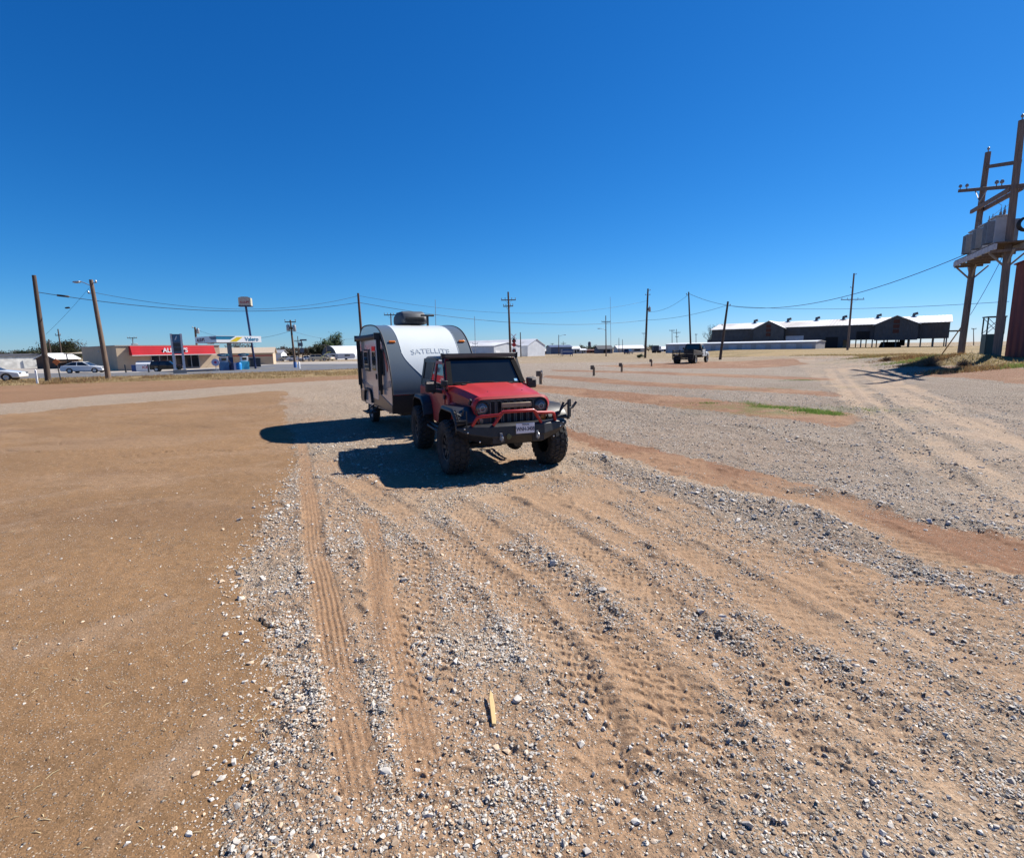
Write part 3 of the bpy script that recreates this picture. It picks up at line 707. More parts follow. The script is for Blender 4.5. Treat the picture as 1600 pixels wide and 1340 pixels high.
    b.add([P(.0, -.70, .003), P(.0, .70, .003), P(.06, .695, .003), P(.06, -.695, .003)], [(0, 1, 2, 3)])
    b.add([P(.945, -.63, .003), P(.945, .63, .003), P(.985, .62, .003), P(.985, -.62, .003)], [(0, 1, 2, 3)])
    for sy in (-1, 1):
        b.add([P(.0, sy*.735, .022), P(.0, sy*.64, .022), P(.97, sy*.58, .022), P(.97, sy*.665, .022)], [(0, 1, 2, 3)])
    b.build('windscreen_seal', pbr('seal_black', (.012, .012, .013), .9, spec=.1), ws)
    for y0, y1 in ((-.16, -.60), (.30, -.14)):
        b = MB(); b.tube([P(-.04, y0, .02), P(.04, (y0+y1)/2, .045), P(.07, y1, .025)], .008, 6); b.box(P(-.05, y0, .02), (.05, .05, .04))
        b.build('wiper', M_BLKP, ws)
    # roof
    roof = pbr('hardtop_black', (.020, .021, .024), .35, 0, .2, 10, bump=.15, bscale=250)
    b = MB(); secs = []
    for x, hw, z, th in ((-1.18, .655, 1.850, .03), (-1.24, .665, 1.875, .06), (-1.9, .675, 1.885, .07), (-2.75, .665, 1.875, .07), (-2.93, .655, 1.85, .06)):
        secs.append([(x, -hw, z-th), (x, hw, z-th), (x, hw, z-.03), (x, hw*.95, z), (x, 0, z+.010), (x, -hw*.95, z), (x, -hw, z-.03)])
    b.loft(secs); rf = b.build('hardtop_roof', roof, T, bevel=.012)
    # hardtop sides with quarter windows
    for sy in (-1, 1):
        b = MB()
        y0, y1 = sy*.755, sy*.672
        def Q(x, z, o=0): t = (z-1.28)/.55; return (x, y0+(y1-y0)*t+sy*o, z)
        def slab(pts, o0, o1):
            k = len(pts); v = [Q(x, z, o0) for x, z in pts]+[Q(x, z, o1) for x, z in pts]
            return v, [tuple(range(k)), tuple(range(2*k-1, k-1, -1))]+[(i, i+k, (i+1) % k+k, (i+1) % k) for i in range(k)]
        for pts in ([(-1.74, 1.29), (-1.82, 1.29), (-1.82, 1.82), (-1.74, 1.82)], [(-2.84, 1.29), (-3.0, 1.29), (-2.92, 1.82), (-2.78, 1.82)], [(-1.74, 1.28), (-2.95, 1.28), (-2.95, 1.42), (-1.74, 1.42)], [(-1.74, 1.76), (-2.93, 1.76), (-2.93, 1.83), (-1.74, 1.83)]):
            b.add(*slab(pts, -.04, 0))
        hs_ = b.build('hardtop_side', roof, T)
        b = MB(); b.add(*slab([(-1.82, 1.42), (-2.84, 1.42), (-2.79, 1.76), (-1.82, 1.76)], -.030, -.016)); b.build('quarter_window', M_GLS2, hs_)
        # door
        b = MB(); yo = sy*.768
        b.prism([(-.80, .74), (-1.66, .74), (-1.76, .98), (-1.76, 1.285), (-.80, 1.315)], 'y', yo-.010*sy, yo+.014*sy)
        dr = b.build('door', M_RED, T, bevel=.012)
        b = MB()
        for pts in ([(-.80, 1.30), (-.88, 1.30), (-1.19, 1.79), (-1.12, 1.79)], [(-1.66, 1.29), (-1.745, 1.29), (-1.745, 1.79), (-1.67, 1.79)], [(-1.12, 1.74), (-1.745, 1.74), (-1.745, 1.80), (-1.10, 1.80)]):
            b.add(*slab(pts, -.03, .016))
        b.build('door_frame', M_RED, dr, bevel=.006)
        b = MB(); b.add(*slab([(-.88, 1.30), (-1.665, 1.29), (-1.665, 1.745), (-1.165, 1.745)], -.02, -.004)); b.build('window', M_GLS2, dr)
        b = MB(); b.box((-1.62, yo+.03*sy, 1.20), (.13, .035, .035)); b.build('handle', M_BLKP, dr, bevel=.008)
        for z in (.86, 1.18):
            b = MB(); b.box((-.775, yo+.022*sy, z), (.09, .03, .07)); b.build('hinge', M_BLKP, dr, bevel=.006)
        # mirror
        b = MB(); b.box((-1.00, sy*.975, 1.365), (.10, .19, .205)); mr = b.build('mirror', M_BLKP, T, bevel=.03)
        b = MB(); b.bar((-.98, sy*.77, 1.26), (-.99, sy*.93, 1.29), .06, .06); b.build('mirror_arm', M_BLKP, mr, bevel=.01)
        b = MB(); b.box((-.946, sy*.99, 1.43), (.012, .13, .035)); b.build('mirror_signal', M_CHR, mr)
        # pillar lamp on cowl bracket
        b = MB(); b.bar((-.72, sy*.76, 1.28), (-.70, sy*.80, 1.40), .03, .02); b.box((-.69, sy*.80, 1.43), (.09, .10, .09)); b.build('pillar_lamp', M_BLK, T, bevel=.01)
        # rock slider
        b = MB(); b.tube([(-.62, sy*.80, .585), (-1.90, sy*.80, .585)], .036, 10); b.tube([(-.66, sy*.80, .585), (-.78, sy*.90, .575), (-1.72, sy*.90, .575), (-1.86, sy*.80, .585)], .024, 8)
        b.build('rock_slider', M_BLK, T, smooth=40)
        # flat fenders
        for wx, s0 in ((0, 'f'), (-WB, 'r')):
            prof = [(-.60, .80), (-.52, 1.00), (-.38, 1.10), (.30, 1.105), (.50, .99), (.56, .90)] if s0 == 'f' else [(-.54, .84), (-.46, 1.03), (-.32, 1.11), (.32, 1.11), (.50, 1.00), (.58, .78)]
            b = MB(); v = []; k = len(prof)
            for (y, dz) in ((.60, .0), (.93, -.012), (.955, -.05)):
                for (x, z) in prof: v.append((wx+x, sy*y, z+dz))
            for (y, dz) in ((.955, -.075), (.93, -.045), (.60, -.03)):
                for (x, z) in prof: v.append((wx+x*.985, sy*y, z+dz))
            f = [(r*k+i, r*k+i+1, ((r+1) % 6)*k+i+1, ((r+1) % 6)*k+i) for r in range(6) for i in range(k-1)]+[tuple(r*k for r in range(6)), tuple(r*k+k-1 for r in range(5, -1, -1))]
            b.add(v, f); b.build('fender_flare', M_BLK, T, bevel=.006)
            b = MB(); b.prism([(wx-.50, .55), (wx-.46, 1.0), (wx-.30, 1.08), (wx+.28, 1.08), (wx+.42, .98), (wx+.45, .6)], 'y', sy*.46, sy*.60); b.build('inner_fender', M_BLKP, T)
    # roof light bar
    b = MB(); b.box((-1.13, 0, 1.893), (.085, 1.42, .080)); bar = b.build('roof_light_bar', pbr('alloy_black', (.05, .05, .055), .4, .5), T, bevel=.012)
    b = MB(); b.box((-1.084, 0, 1.893), (.012, 1.34, .055)); b.build('light_bar_lens', pbr('led_lens', (.10, .085, .07), .15), bar)
    for sy in (-1, 1):
        b = MB(); b.bar((-.80, sy*.735, 1.36), (-1.13, sy*.705, 1.885), .045, .012, up=(1, 0, .5)); b.box((-1.13, sy*.722, 1.893), (.10, .018, .095)); b.build('light_bar_bracket', M_BLK, bar)
    # --- bumper
    b = MB()
    def bs(y, xf, z0, z1, xb=.50): return [(xb, y, z0), (xf-.10, y, z0), (xf, y, z0+(z1-z0)*.42), (xf-.015, y, z1-.03), (xf-.06, y, z1), (xb, y, z1)]
    b.loft([bs(-.93, .56, .74, .85, .44), bs(-.80, .62, .64, .855, .46), bs(-.44, .76, .54, .86), bs(.44, .76, .54, .86), bs(.80, .62, .64, .855, .46), bs(.93, .56, .74, .85, .44)])
    bp = b.build('front_bumper', M_BLK, T, bevel=.008, smooth=14)
    for sy in (-1, 1):
        b = MB(); b.box((.748, sy*.33, .66), (.012, .20, .17)); b.build('bumper_panel', M_BLKP, bp)
    for sy in (-1, 1):
        b = MB(); b.box((.765, sy*.30, .68), (.06, .035, .11)); b.tube([(.795+.05*math.sin(t), sy*.30, .66+.045*math.cos(t)) for t in np.linspace(0, 6.28, 14)], .012, 6); b.build('tow_shackle', M_GRN, bp)
        for (y, z) in ((.83, .81), (.78, .75), (.62, .61)):
            b = MB(); b.lathe([(.014, 0), (.012, .012), (0, .014)], (.615 if y > .7 else .70, sy*y, z), 'x', 8); b.build('bolt', M_CHR, bp)
    b = MB(); b.lathe([(.04, 0), (.04, .02), (.0, .026)], (.758, -.17, .67), 'x', 14); b.build('winch_plug', pbr('olive', (.10, .10, .04), .6), bp, smooth=40)
    # fairlead, licence plate
    b = MB(); b.box((.775, .10, .785), (.012, .31, .158)); pl = b.build('licence_plate', M_PLATE, bp, bevel=.008)
    lettering('plate_number', 'WNH-3408', .088, M_NAVY, pl, (.7825, .10, .772), (R(90), 0, R(90)), .0015, sx=.70, bold=.0015)
    lettering('plate_state', 'TEXAS', .034, M_NAVY, pl, (.7825, .10, .842), (R(90), 0, R(90)), .0015, sx=1.2, bold=.001)
    # red tube bar
    b = MB(); tb = .026
    b.tube([(.60, -.70, .85), (.66, -.64, .975), (.70, -.58, .995), (.74, -.31, 1.01), (.75, -.25, 1.055), (.75, .25, 1.055), (.74, .31, 1.01), (.70, .58, .995), (.66, .64, .975), (.60, .70, .85)], tb, 10)
    for sy in (-1, 1): b.tube([(.75, sy*.26, 1.05), (.71, sy*.40, .85)], tb, 10)
    b.build('bull_bar', M_RED, T, smooth=50)
    # brackets, hi-lift style jack claws standing on the bumper ends
    for sy in (-1, 1):
        b = MB()
        if sy > 0:
            b.tube([(.52, .80, .92), (.50, .90, 1.12)], .020, 8); b.tube([(.62, .93, .86), (.60, .94, 1.17)], .022, 8); b.tube([(.55, .99, .88), (.53, 1.0, 1.17)], .022, 8)
            b.tube([(.60, .95, 1.03), (.58, 1.02, 1.04), (.57, 1.08, 1.10)], .020, 8); b.tube([(.56, 1.00, 1.03), (.54, 1.05, 1.035), (.53, 1.12, 1.12)], .020, 8)
            b.tube([(.62, .70, .90), (.61, .84, 1.06), (.60, .92, 1.12)], .014, 6)
        else:
            b.box((.50, -.86, .93), (.22, .16, .02)); b.tube([(.56, -.90, .92), (.54, -.95, 1.10)], .016, 8); b.tube([(.46, -.84, .92), (.47, -.80, 1.08)], .016, 8); b.tube([(.52, -.86, 1.0), (.56, -.98, 1.07)], .014, 8); b.tube([(.60, -.79, .70), (.60, -.79, 1.08)], .010, 6)
        b.build('jack_mount', M_BLK, T, smooth=50)
    # --- chassis and axles
    b = MB()
    b.box((-1.2, -.40, .60), (3.5, .09, .14)); b.box((-1.2, .40, .60), (3.5, .09, .14)); b.box((-.9, 0, .62), (2.0, .55, .12)); b.box((.0, 0, .95), (.7, .9, .25))
    for x in (.50, -2.9): b.box((x, 0, .62), (.12, .85, .14))
    b.build('chassis', M_BLKP, T)
    for x in (0, -WB):
        b = MB(); b.tube([(x, -.72, .445), (x, .72, .445)], .042, 10); b.lathe([(0, -.16), (.09, -.13), (.14, -.03), (.14, .05), (.07, .14), (0, .15)], (x, .22 if x == 0 else 0, .445), 'x', 14)
        b.tube([(x+.10, -.66, .47), (x+.12, .66, .50)], .020, 8)
        for sy in (-1, 1): b.tube([(x+.02, sy*.52, .46), (x-.08, sy*.46, 1.0)], .034, 10); b.tube([(x-.05, sy*.50, .50), (x-.05, sy*.46, .95)], .06, 10)
        b.build('axle', M_BLK, T, smooth=40)
    b = MB(); b.box((-3.06, 0, .68), (.16, 1.5, .16)); b.build('rear_bumper', M_BLK, T, bevel=.02)
    for x, sy in ((0, -1), (0, 1), (-WB, -1), (-WB, 1)):
        wheel(T, (x, sy*.865, rt-.005), rt, .33, .225, sy, rz=.03 if x == 0 else 0)
    sp_ = wheel(T, (-3.16, .05, 1.12), rt, .30, .225, 1); sp_.rotation_euler = (0, 0, R(90)); sp_.name = 'spare_wheel'
    b = MB(); b.box((-3.05, 0, 1.55), (.02, 1.20, .42)); b.build('rear_window', M_GLS, T)
    return T
build_4x4()

# ------------------------------------------------------------------ travel trailer
def build_trailer():
    hd = Vector((.45, -.893, 0)); hitch = Vector((-1.31, 11.48, 0)); org = hitch - hd*3.85
    T = thing('travel_trailer', 'white and grey rounded travel trailer hitched behind the red car', 'caravan', org, math.atan2(-.893, .45))
    prof = [(2.66, .52), (2.72, .85), (2.72, 1.10), (2.64, 1.45), (2.48, 1.80), (2.22, 2.14), (1.90, 2.40), (1.50, 2.57), (1.00, 2.655), (.30, 2.69), (-.25, 2.68), (-.58, 2.62), (-.86, 2.48), (-1.05, 2.22), (-1.14, 1.85), (-1.17, 1.3), (-1.15, .52)]
    # finer outline
    pts, _ = resample(prof, .05); pts = [tuple(p) for p in pts]
    hw = 1.08
    M_SIL = pbr('silver_skin', (.50, .50, .51), .18, .35, .06, .8, spec=.6)
    M_GREY = pbr('grey_gelcoat', (.135, .165, .182), .30, .25, .05, 1.0)
    M_LOW = pbr('rock_guard_black', (.012, .012, .014), .7, 0, .2, 40, bump=.2, bscale=200)
    M_WH2 = pbr('white_gelcoat', (.64, .68, .67), .28, 0, .025, 1.2, coat=.2)
    b = MB(); n = len(pts)
    b.add([(x, -hw, z) for x, z in pts], [tuple(range(n))], 1); b.add([(x, hw, z) for x, z in pts], [tuple(range(n))], 1)
    def bnd(i):
        x, z = pts[i]
        if x < .6: return .62
        t = max(0, min(1, (2.62-z)/1.6)); return .74-.02*t-.62*float(S((t-.40)/.62))
    for i in range(n-1):
        for a, (c0, c1) in enumerate(((-1, 0), (0, 1), (1, 2))):
            def Y(k, ii):
                return {-1: -hw, 0: -bnd(ii), 1: bnd(ii), 2: hw}[k]
            zc = pts[i][1]; lowf = pts[i][0] > 1 and zc < .96
            mi = 3 if lowf else (2 if a != 1 else 0)
            v = [(pts[i][0], Y(c0, i), pts[i][1]), (pts[i][0], Y(c1, i), pts[i][1]), (pts[i+1][0], Y(c1, i+1), pts[i+1][1]), (pts[i+1][0], Y(c0, i+1), pts[i+1][1])]
            b.add(v, [(0, 1, 2, 3)], mi)
    b.add([(pts[0][0], -hw, pts[0][1]), (pts[0][0], hw, pts[0][1]), (pts[-1][0], hw, pts[-1][1]), (pts[-1][0], -hw, pts[-1][1])], [(0, 1, 2, 3)], 3)
    me_ = b.build('body', [M_WH2, M_SIL, M_GREY, M_LOW], T)
    bm = bmesh.new(); bm.from_mesh(me_.data); bmesh.ops.remove_doubles(bm, verts=bm.verts, dist=.0005); bmesh.ops.recalc_face_normals(bm, faces=bm.faces); bm.to_mesh(me_.data); bm.free()
    me_.data.shade_smooth(); me_.data.set_sharp_from_angle(angle=R(30))
    # black edge trim along both sides, grey/white seam trims
    for sy in (-1, 1):
        b = MB(); b.tube([(x, sy*(hw+.004), z) for x, z in pts[::2]], .016, 8); b.build('edge_trim', M_BLKP, T, smooth=60)
        b = MB(); b.tube([(pts[i][0]+.001, sy*bnd(i), pts[i][1]+.001) for i in range(4, n//2, 2) if pts[i][1] > .98], .007, 6); b.build('seam_trim', pbr('seam', (.5, .54, .55), .4), T)
    b = MB(); b.bar((2.735, -hw, .965), (2.735, hw, .965), .012, .022); b.build('front_trim', M_CHR, T)
    # marker lights
    iz = min(range(n//2), key=lambda i: abs(pts[i][1]-2.20))
    for sy in (-1, 1):
        b = MB(); b.box((pts[iz][0]+.01, sy*.90, pts[iz][1]+.01), (.05, .16, .05), ry=-.8); b.build('marker_light', M_AMB, T, bevel=.012)
    # lettering wrapped over the curved front
    arc = [0]
    for i in range(1, n): arc.append(arc[-1]+math.hypot(pts[i][0]-pts[i-1][0], pts[i][1]-pts[i-1][1]))
    ax = [p[0] for p in pts]; az = [p[1] for p in pts]
    i0 = min(range(n//2), key=lambda i: abs(pts[i][1]-1.99))
    def wrap(co):
        u = co.x; s_ = arc[i0]+co.y - .05*(u/.6)**2
        x = float(np.interp(s_, arc, ax)); z = float(np.interp(s_, arc, az)); return Vector((x+.006+co.z*.5, u, z+.004))
    lettering('front_lettering', 'SATELLITE', .21, pbr('lettering_grey', (.50, .54, .55), .4), T, (0, 0, 0), (0, 0, 0), .003, sx=1.05, fn=wrap)
    # ---------- passenger side (image left) and its copy on the far side
    y = -hw
    def plate(name, poly, mat, off=.006, th=.006, par=T, bevel=0):
        b = MB(); b.prism(poly, 'y', y-off-th, y-off+.004); return b.build(name, mat, par, bevel=bevel)
    dk = pbr('graphic_dark', (.03, .035, .045), .3); rdg = pbr('graphic_red', (.42, .03, .03), .3); gyg = pbr('graphic_grey', (.20, .21, .23), .3)
    M_TW = glass('trailer_window', (.015, .018, .02), .03)
    d = plate('door', [(.62, .74), (1.28, .74), (1.28, 2.28), (1.22, 2.36), (.68, 2.36), (.62, 2.28)], M_SIL, .008, .012, bevel=.01)
    b = MB(); b.prism([(.74, 1.50), (1.16, 1.50), (1.16, 2.12), (.74, 2.12)], 'y', y-.028, y-.018); b.build('door_window', M_TW, d)
    b = MB(); b.box((1.20, y-.035, 1.35), (.06, .03, .14)); b.build('handle', M_BLKP, d, bevel=.006)
    for (x0, x1, z0, z1) in ((1.62, 2.05, 1.40, 2.05), (-.35, .35, 1.45, 2.05), (-1.0, -.62, 1.5, 2.0)):
        w_ = plate('window', [(x0, z0), (x1, z0), (x1, z1), (x0, z1)], M_BLKP, .006, .016, bevel=.02)
        b = MB(); b.prism([(x0+.05, z0+.05), (x1-.05, z0+.05), (x1-.05, z1-.05), (x0+.05, z1-.05)], 'y', y-.030, y-.02); b.build('pane', M_TW, w_)
    plate('stripe', [(2.40, 1.85), (2.20, 2.10), (1.85, 2.33), (1.60, 2.40), (1.72, 2.30), (2.0, 2.12), (2.2, 1.9), (2.30, 1.70)], dk)
    plate('stripe', [(2.40, 1.62), (2.22, 1.84), (2.05, 2.0), (1.95, 2.05), (2.12, 1.8), (2.30, 1.5)], rdg)
    plate('stripe', [(2.55, 1.15), (1.4, .98), (.2, .95), (-1.1, 1.1), (-1.1, 1.22), (.2, 1.06), (1.4, 1.08), (2.52, 1.30)], gyg)
    plate('skirt', [(2.62, .54), (.60, .54), (.60, .86), (1.5, .90), (2.66, .70)], dk, .008)
    plate('skirt', [(-.58, .54), (-1.13, .54), (-1.13, .86), (-.58, .86)], dk, .008)
    b = MB(); b.prism([(-.55, .60), (-.46, .88), (-.30, .98), (.30, .98), (.46, .88), (.55, .60), (.47, .60), (.38, .84), (.26, .91), (-.26, .91), (-.38, .84), (-.47, .60)], 'y', y-.06, y+.01); b.build('wheel_arch', M_BLKP, T, bevel=.01)
    # awning: rolled tube on the roof edge with two black arms
    b = MB(); b.tube([(1.75, y-.09, 2.36), (-.82, y-.09, 2.36)], .068, 14); aw = b.build('awning_roll', pbr('awning_cloth', (.05, .05, .055), .7), T, smooth=40)
    for x in (1.78, -.85):
        b = MB(); b.box((x, y-.09, 2.36), (.05, .16, .17)); b.bar((x-.01, y-.05, 2.36), (x-.01, y-.05, .92), .085, .06, up=(0, 1, 0)); b.bar((x-.01, y-.10, 2.30), (x-.01, y-.10, 1.02), .06, .035, up=(0, 1, 0)); b.build('awning_arm', M_BLK, aw, bevel=.01)
    # roof fittings
    b = MB(); secs = []
    for (x, z0, z1, hwid) in ((-.02, .10, .22, .34), (.10, .04, .34, .36), (.30, .02, .385, .37), (.75, .02, .385, .37), (.90, .03, .33, .36), (.98, .08, .20, .34)):
        secs.append([(x-.35, .14-hwid, 2.69+z0), (x-.35, .14+hwid, 2.69+z0), (x-.35, .14+hwid, 2.69+z1*.75), (x-.35, .14+hwid*.82, 2.69+z1), (x-.35, .14-hwid*.82, 2.69+z1), (x-.35, .14-hwid, 2.69+z1*.75)])
    b.loft(secs); acu = b.build('air_conditioner', pbr('aircon_shell', (.060, .068, .078), .6, 0, .1, 5), T, bevel=.03)
    b = MB()
    for k in range(6): b.box((.645, .14, 2.76+k*.028), (.02, .52, .012))
    b.build('louvre', M_BLKP, acu)
    b = MB(); b.tube([(.9, .42, 2.66), (.9, .42, 2.92)], .035, 8); b.box((.9, .42, 2.935), (.10, .36, .05)); b.build('antenna', M_BLKP, T, bevel=.012)
    b = MB(); b.box((-.72, .55, 2.64), (.42, .42, .12), taper=.85); b.build('roof_vent', M_BLKP, T, bevel=.02)
    # tongue, jack, gas bottles and hitch
    b = MB()
    for sy in (-1, 1): b.bar((2.6, sy*.55, .54), (3.75, sy*.04, .54), .08, .11)
    b.bar((3.6, 0, .54), (3.95, 0, .54), .08, .10); b.tube([(3.40, 0, .20), (3.40, 0, 1.0)], .035, 8); b.build('tongue', M_BLK, T)
    for sy in (-1, 1):
        b = MB(); b.lathe([(.0, .60), (.14, .62), (.15, .70), (.15, 1.0), (.10, 1.08), (.04, 1.12), (0, 1.12)], (2.95, sy*.17, 0), 'z', 16); b.build('gas_bottle', M_WHT, T, smooth=40)
    b = MB(); b.box((.75, 0, .50), (3.6, 1.7, .10)); b.tube([(0, -1.0, .36), (0, 1.0, .36)], .05, 8); b.build('chassis', M_BLKP, T)
    for sy in (-1, 1): wheel(T, (0, sy*.97, .36), .365, .21, .20, sy, mud=False, rim_mat=M_GRN, spokes=5)
    for x in (2.2, -.8):
        for sy in (-1, 1):
            b = MB(); b.bar((x, sy*.85, .50), (x-.5, sy*.88, .46), .05, .05); b.box((x-.5, sy*.88, .45), (.12, .12, .05)); b.build('stabiliser_leg', M_BLK, T)
    b = MB(); b.box((.95, y-.20, .42), (.60, .26, .03)); b.bar((.70, y-.02, .58), (.70, y-.22, .43), .03, .03); b.bar((1.2, y-.02, .58), (1.2, y-.22, .43), .03, .03); b.build('step', M_BLK, T)
    for sy in (-1, 1):
        b = MB(); b.box((-1.18, sy*.85, 1.15), (.03, .12, .28)); b.build('tail_light', M_RED, T)
    return T
build_trailer()
# ------------------------------------------------------------------ highway and forecourt
TOWN = math.atan2(.785, .62); ex = Vector((.62, .785, 0)); ey = Vector((-.785, .62, 0))
M_ASP = pbr('asphalt', (.105, .108, .118), .9, 0, .22, .5, bump=.3, bscale=60, detail=8)
M_CONC = pbr('concrete', (.30, .27, .235), .9, 0, .15, .4, bump=.2, bscale=30)
def sheet(name, pix, mat, lift):
    b = MB(); p = [gnd(*q) for q in pix]; b.add([(v.x, v.y, v.z+lift) for v in p], [tuple(range(len(p)))])
    return tag(b.build(name, mat), kind='structure')
sheet('road', [(-500, 612), (0, 592.5), (240, 586.6), (430, 580.5), (560, 576), (640, 573.5), (720, 571), (760, 567.5), (700, 566), (560, 568.3), (430, 569), (395, 572), (330, 576), (240, 581), (150, 583), (0, 583.5), (-500, 590)], M_ASP, .014)
sheet('forecourt', [(-500, 590), (0, 583.5), (150, 583), (240, 581), (330, 576), (395, 572), (430, 569), (560, 568.3), (700, 566), (700, 563), (560, 564.5), (430, 566), (420, 563), (300, 568), (100, 571), (-500, 580)], M_CONC, .010)
for (x0, y0, x1, y1) in ((0, 587.7, 240, 583.6), (260, 583.0, 430, 575), (440, 574.4, 700, 568.5)):
    b = MB(); a = gnd(x0, y0); c = gnd(x1, y1); a.z += .022; c.z += .022; b.bar(a, c, .14, .006); tag(b.build('road_marking', pbr('yellow_line', (.45, .34, .06), .8)), kind='structure')

# ------------------------------------------------------------------ cars
def car(name, label, loc, rz, kind, paint, group=None, k=1.0):
    T = thing(name, label, 'car', loc, rz, group); T.scale = (k, k, k)
    if kind == 'sedan':
        L, hw, zb, arch = 2.30, .89, .26, .37; wx = (1.40, -1.32)
        top = [(2.30, .50), (2.24, .70), (1.05, .90), (-1.55, .95), (-2.20, .92), (-2.32, .62)]; cab = (.92, -2.0, .90, .10, -1.02, 1.37)
    else:
        L, hw, zb, arch = 2.30, .94, .34, .41; wx = (1.38, -1.40)
        top = [(2.32, .60), (2.26, .92), (1.10, 1.06), (-2.20, 1.10), (-2.32, .90)]; cab = (1.05, -2.25, 1.05, .38, -2.02, 1.70)
    P = [(-L, zb+.1), (-L+.08, zb)]
    for w in sorted(wx):
        P += [(w-arch, zb)]+[(w-arch*math.cos(t), zb+arch*1.02*math.sin(t)) for t in np.linspace(.25, math.pi-.25, 7)]+[(w+arch, zb)]
    P += [(L-.05, zb), (L, zb+.1)]+top
    b = MB(); b.prism(P, 'y', -hw, hw); b.build('body', paint, T, bevel=.06)
    x0, x1, z0, x2, x3, z1 = cab
    b = MB(); v = [(x0, -hw*.9, z0), (x0, hw*.9, z0), (x1, hw*.9, z0), (x1, -hw*.9, z0), (x2, -hw*.70, z1), (x2, hw*.70, z1), (x3, hw*.70, z1), (x3, -hw*.70, z1)]
    b.add(v, [(0, 1, 5, 4), (1, 2, 6, 5), (2, 3, 7, 6), (3, 0, 4, 7)]); b.build('window', M_GLS2, T)
    b = MB(); b.box(((x2+x3)/2, 0, z1+.01), (x2-x3+.12, hw*1.44, .05)); b.build('roof', paint, T, bevel=.02)
    b = MB()
    xm = (x2+x3)/2-.05
    for sy in (-1, 1):
        for p, q in (((x0, sy*hw*.9, z0), (x2, sy*hw*.70, z1)), ((x1, sy*hw*.9, z0), (x3, sy*hw*.70, z1)), ((xm, sy*hw*.905, z0), (xm, sy*hw*.705, z1))): b.bar(p, q, .07, .05)
    b.build('pillar', paint, T)
    for w in wx:
        for sy in (-1, 1):
            b = MB(); r = arch-.05; b.lathe([(r*.62, -.10), (r, -.10), (r, .10), (r*.62, .10)], (w, sy*(hw-.10), r), 'y', 20); t = b.build('wheel', M_RUB, T, smooth=40)
            b = MB(); b.lathe([(r*.64, .08*sy), (r*.5, .07*sy), (r*.2, .10*sy), (0, .10*sy)], (w, sy*(hw-.10), r), 'y', 20); b.build('rim', pbr('alloy', (.45, .46, .48), .35, .7), t, smooth=30)
    for sy in (-1, 1):
        b = MB(); b.box((L-.03, sy*hw*.74, top[1][1]-.06), (.10, .34, .13)); b.build('headlight', M_LENS, T, bevel=.02)
        b = MB(); b.box((-L+.01, sy*hw*.76, top[-1][1]+.12), (.10, .30, .14)); b.build('tail_light', pbr('tail_red', (.35, .015, .02), .25), T, bevel=.02)
    return T
P_WHITE = pbr('car_white', (.62, .64, .66), .25, 0, .03, 2, coat=.5); P_BLACK = pbr('car_black', (.010, .010, .012), .2, 0, .1, 2, coat=.6)
P_CREAM = pbr('car_cream', (.52, .47, .36), .3, 0, .05, 2, coat=.3); P_SILV = pbr('car_silver', (.35, .37, .40), .25, .6, .05, 2); P_NAVYC = pbr('car_navy', (.02, .03, .08), .25, 0, .05, 2, coat=.4)
def nosefrom(px, Y): return onground(px, Y)
road_dir = math.atan2(.30, .95)
car('sedan', 'white sedan driving along the highway beside the store', onground(131, 61), math.atan2(.22, .97), 'sedan', P_WHITE, k=.93)
car('sedan', 'white car cut off by the left edge of the picture', onground(-22, 43.5), .42, 'sedan', P_WHITE, k=1.0)
car('dark_suv', 'black sport utility car parked in front of the red roofed store', onground(260, 62), math.atan2(.35, .93), 'suv', P_BLACK, k=.72)
FAR = [('cream low car parked beside the brown trees past the road', 449, 122, 'sedan', P_CREAM, .2), ('white car parked just behind the pole with the blue base', 462, 118, 'sedan', P_WHITE, .3), ('white sedan parked right of the pole with the blue base', 479, 120, 'sedan', P_WHITE, 2.9), ('cream wagon parked left of the yellow slide', 498, 116, 'suv', P_CREAM, .4), ('tan car parked under the yellow slide', 510, 118, 'sedan', P_CREAM, 2.7),
       ('dark blue car parked on the far field before the long white shed', 982, 150, 'suv', P_NAVYC, 1.0)]
for lab, px, Y, kd, pt, rz in FAR: car('parked_car', lab, onground(px, Y), rz, kd, pt, 'cars parked far off', .85)

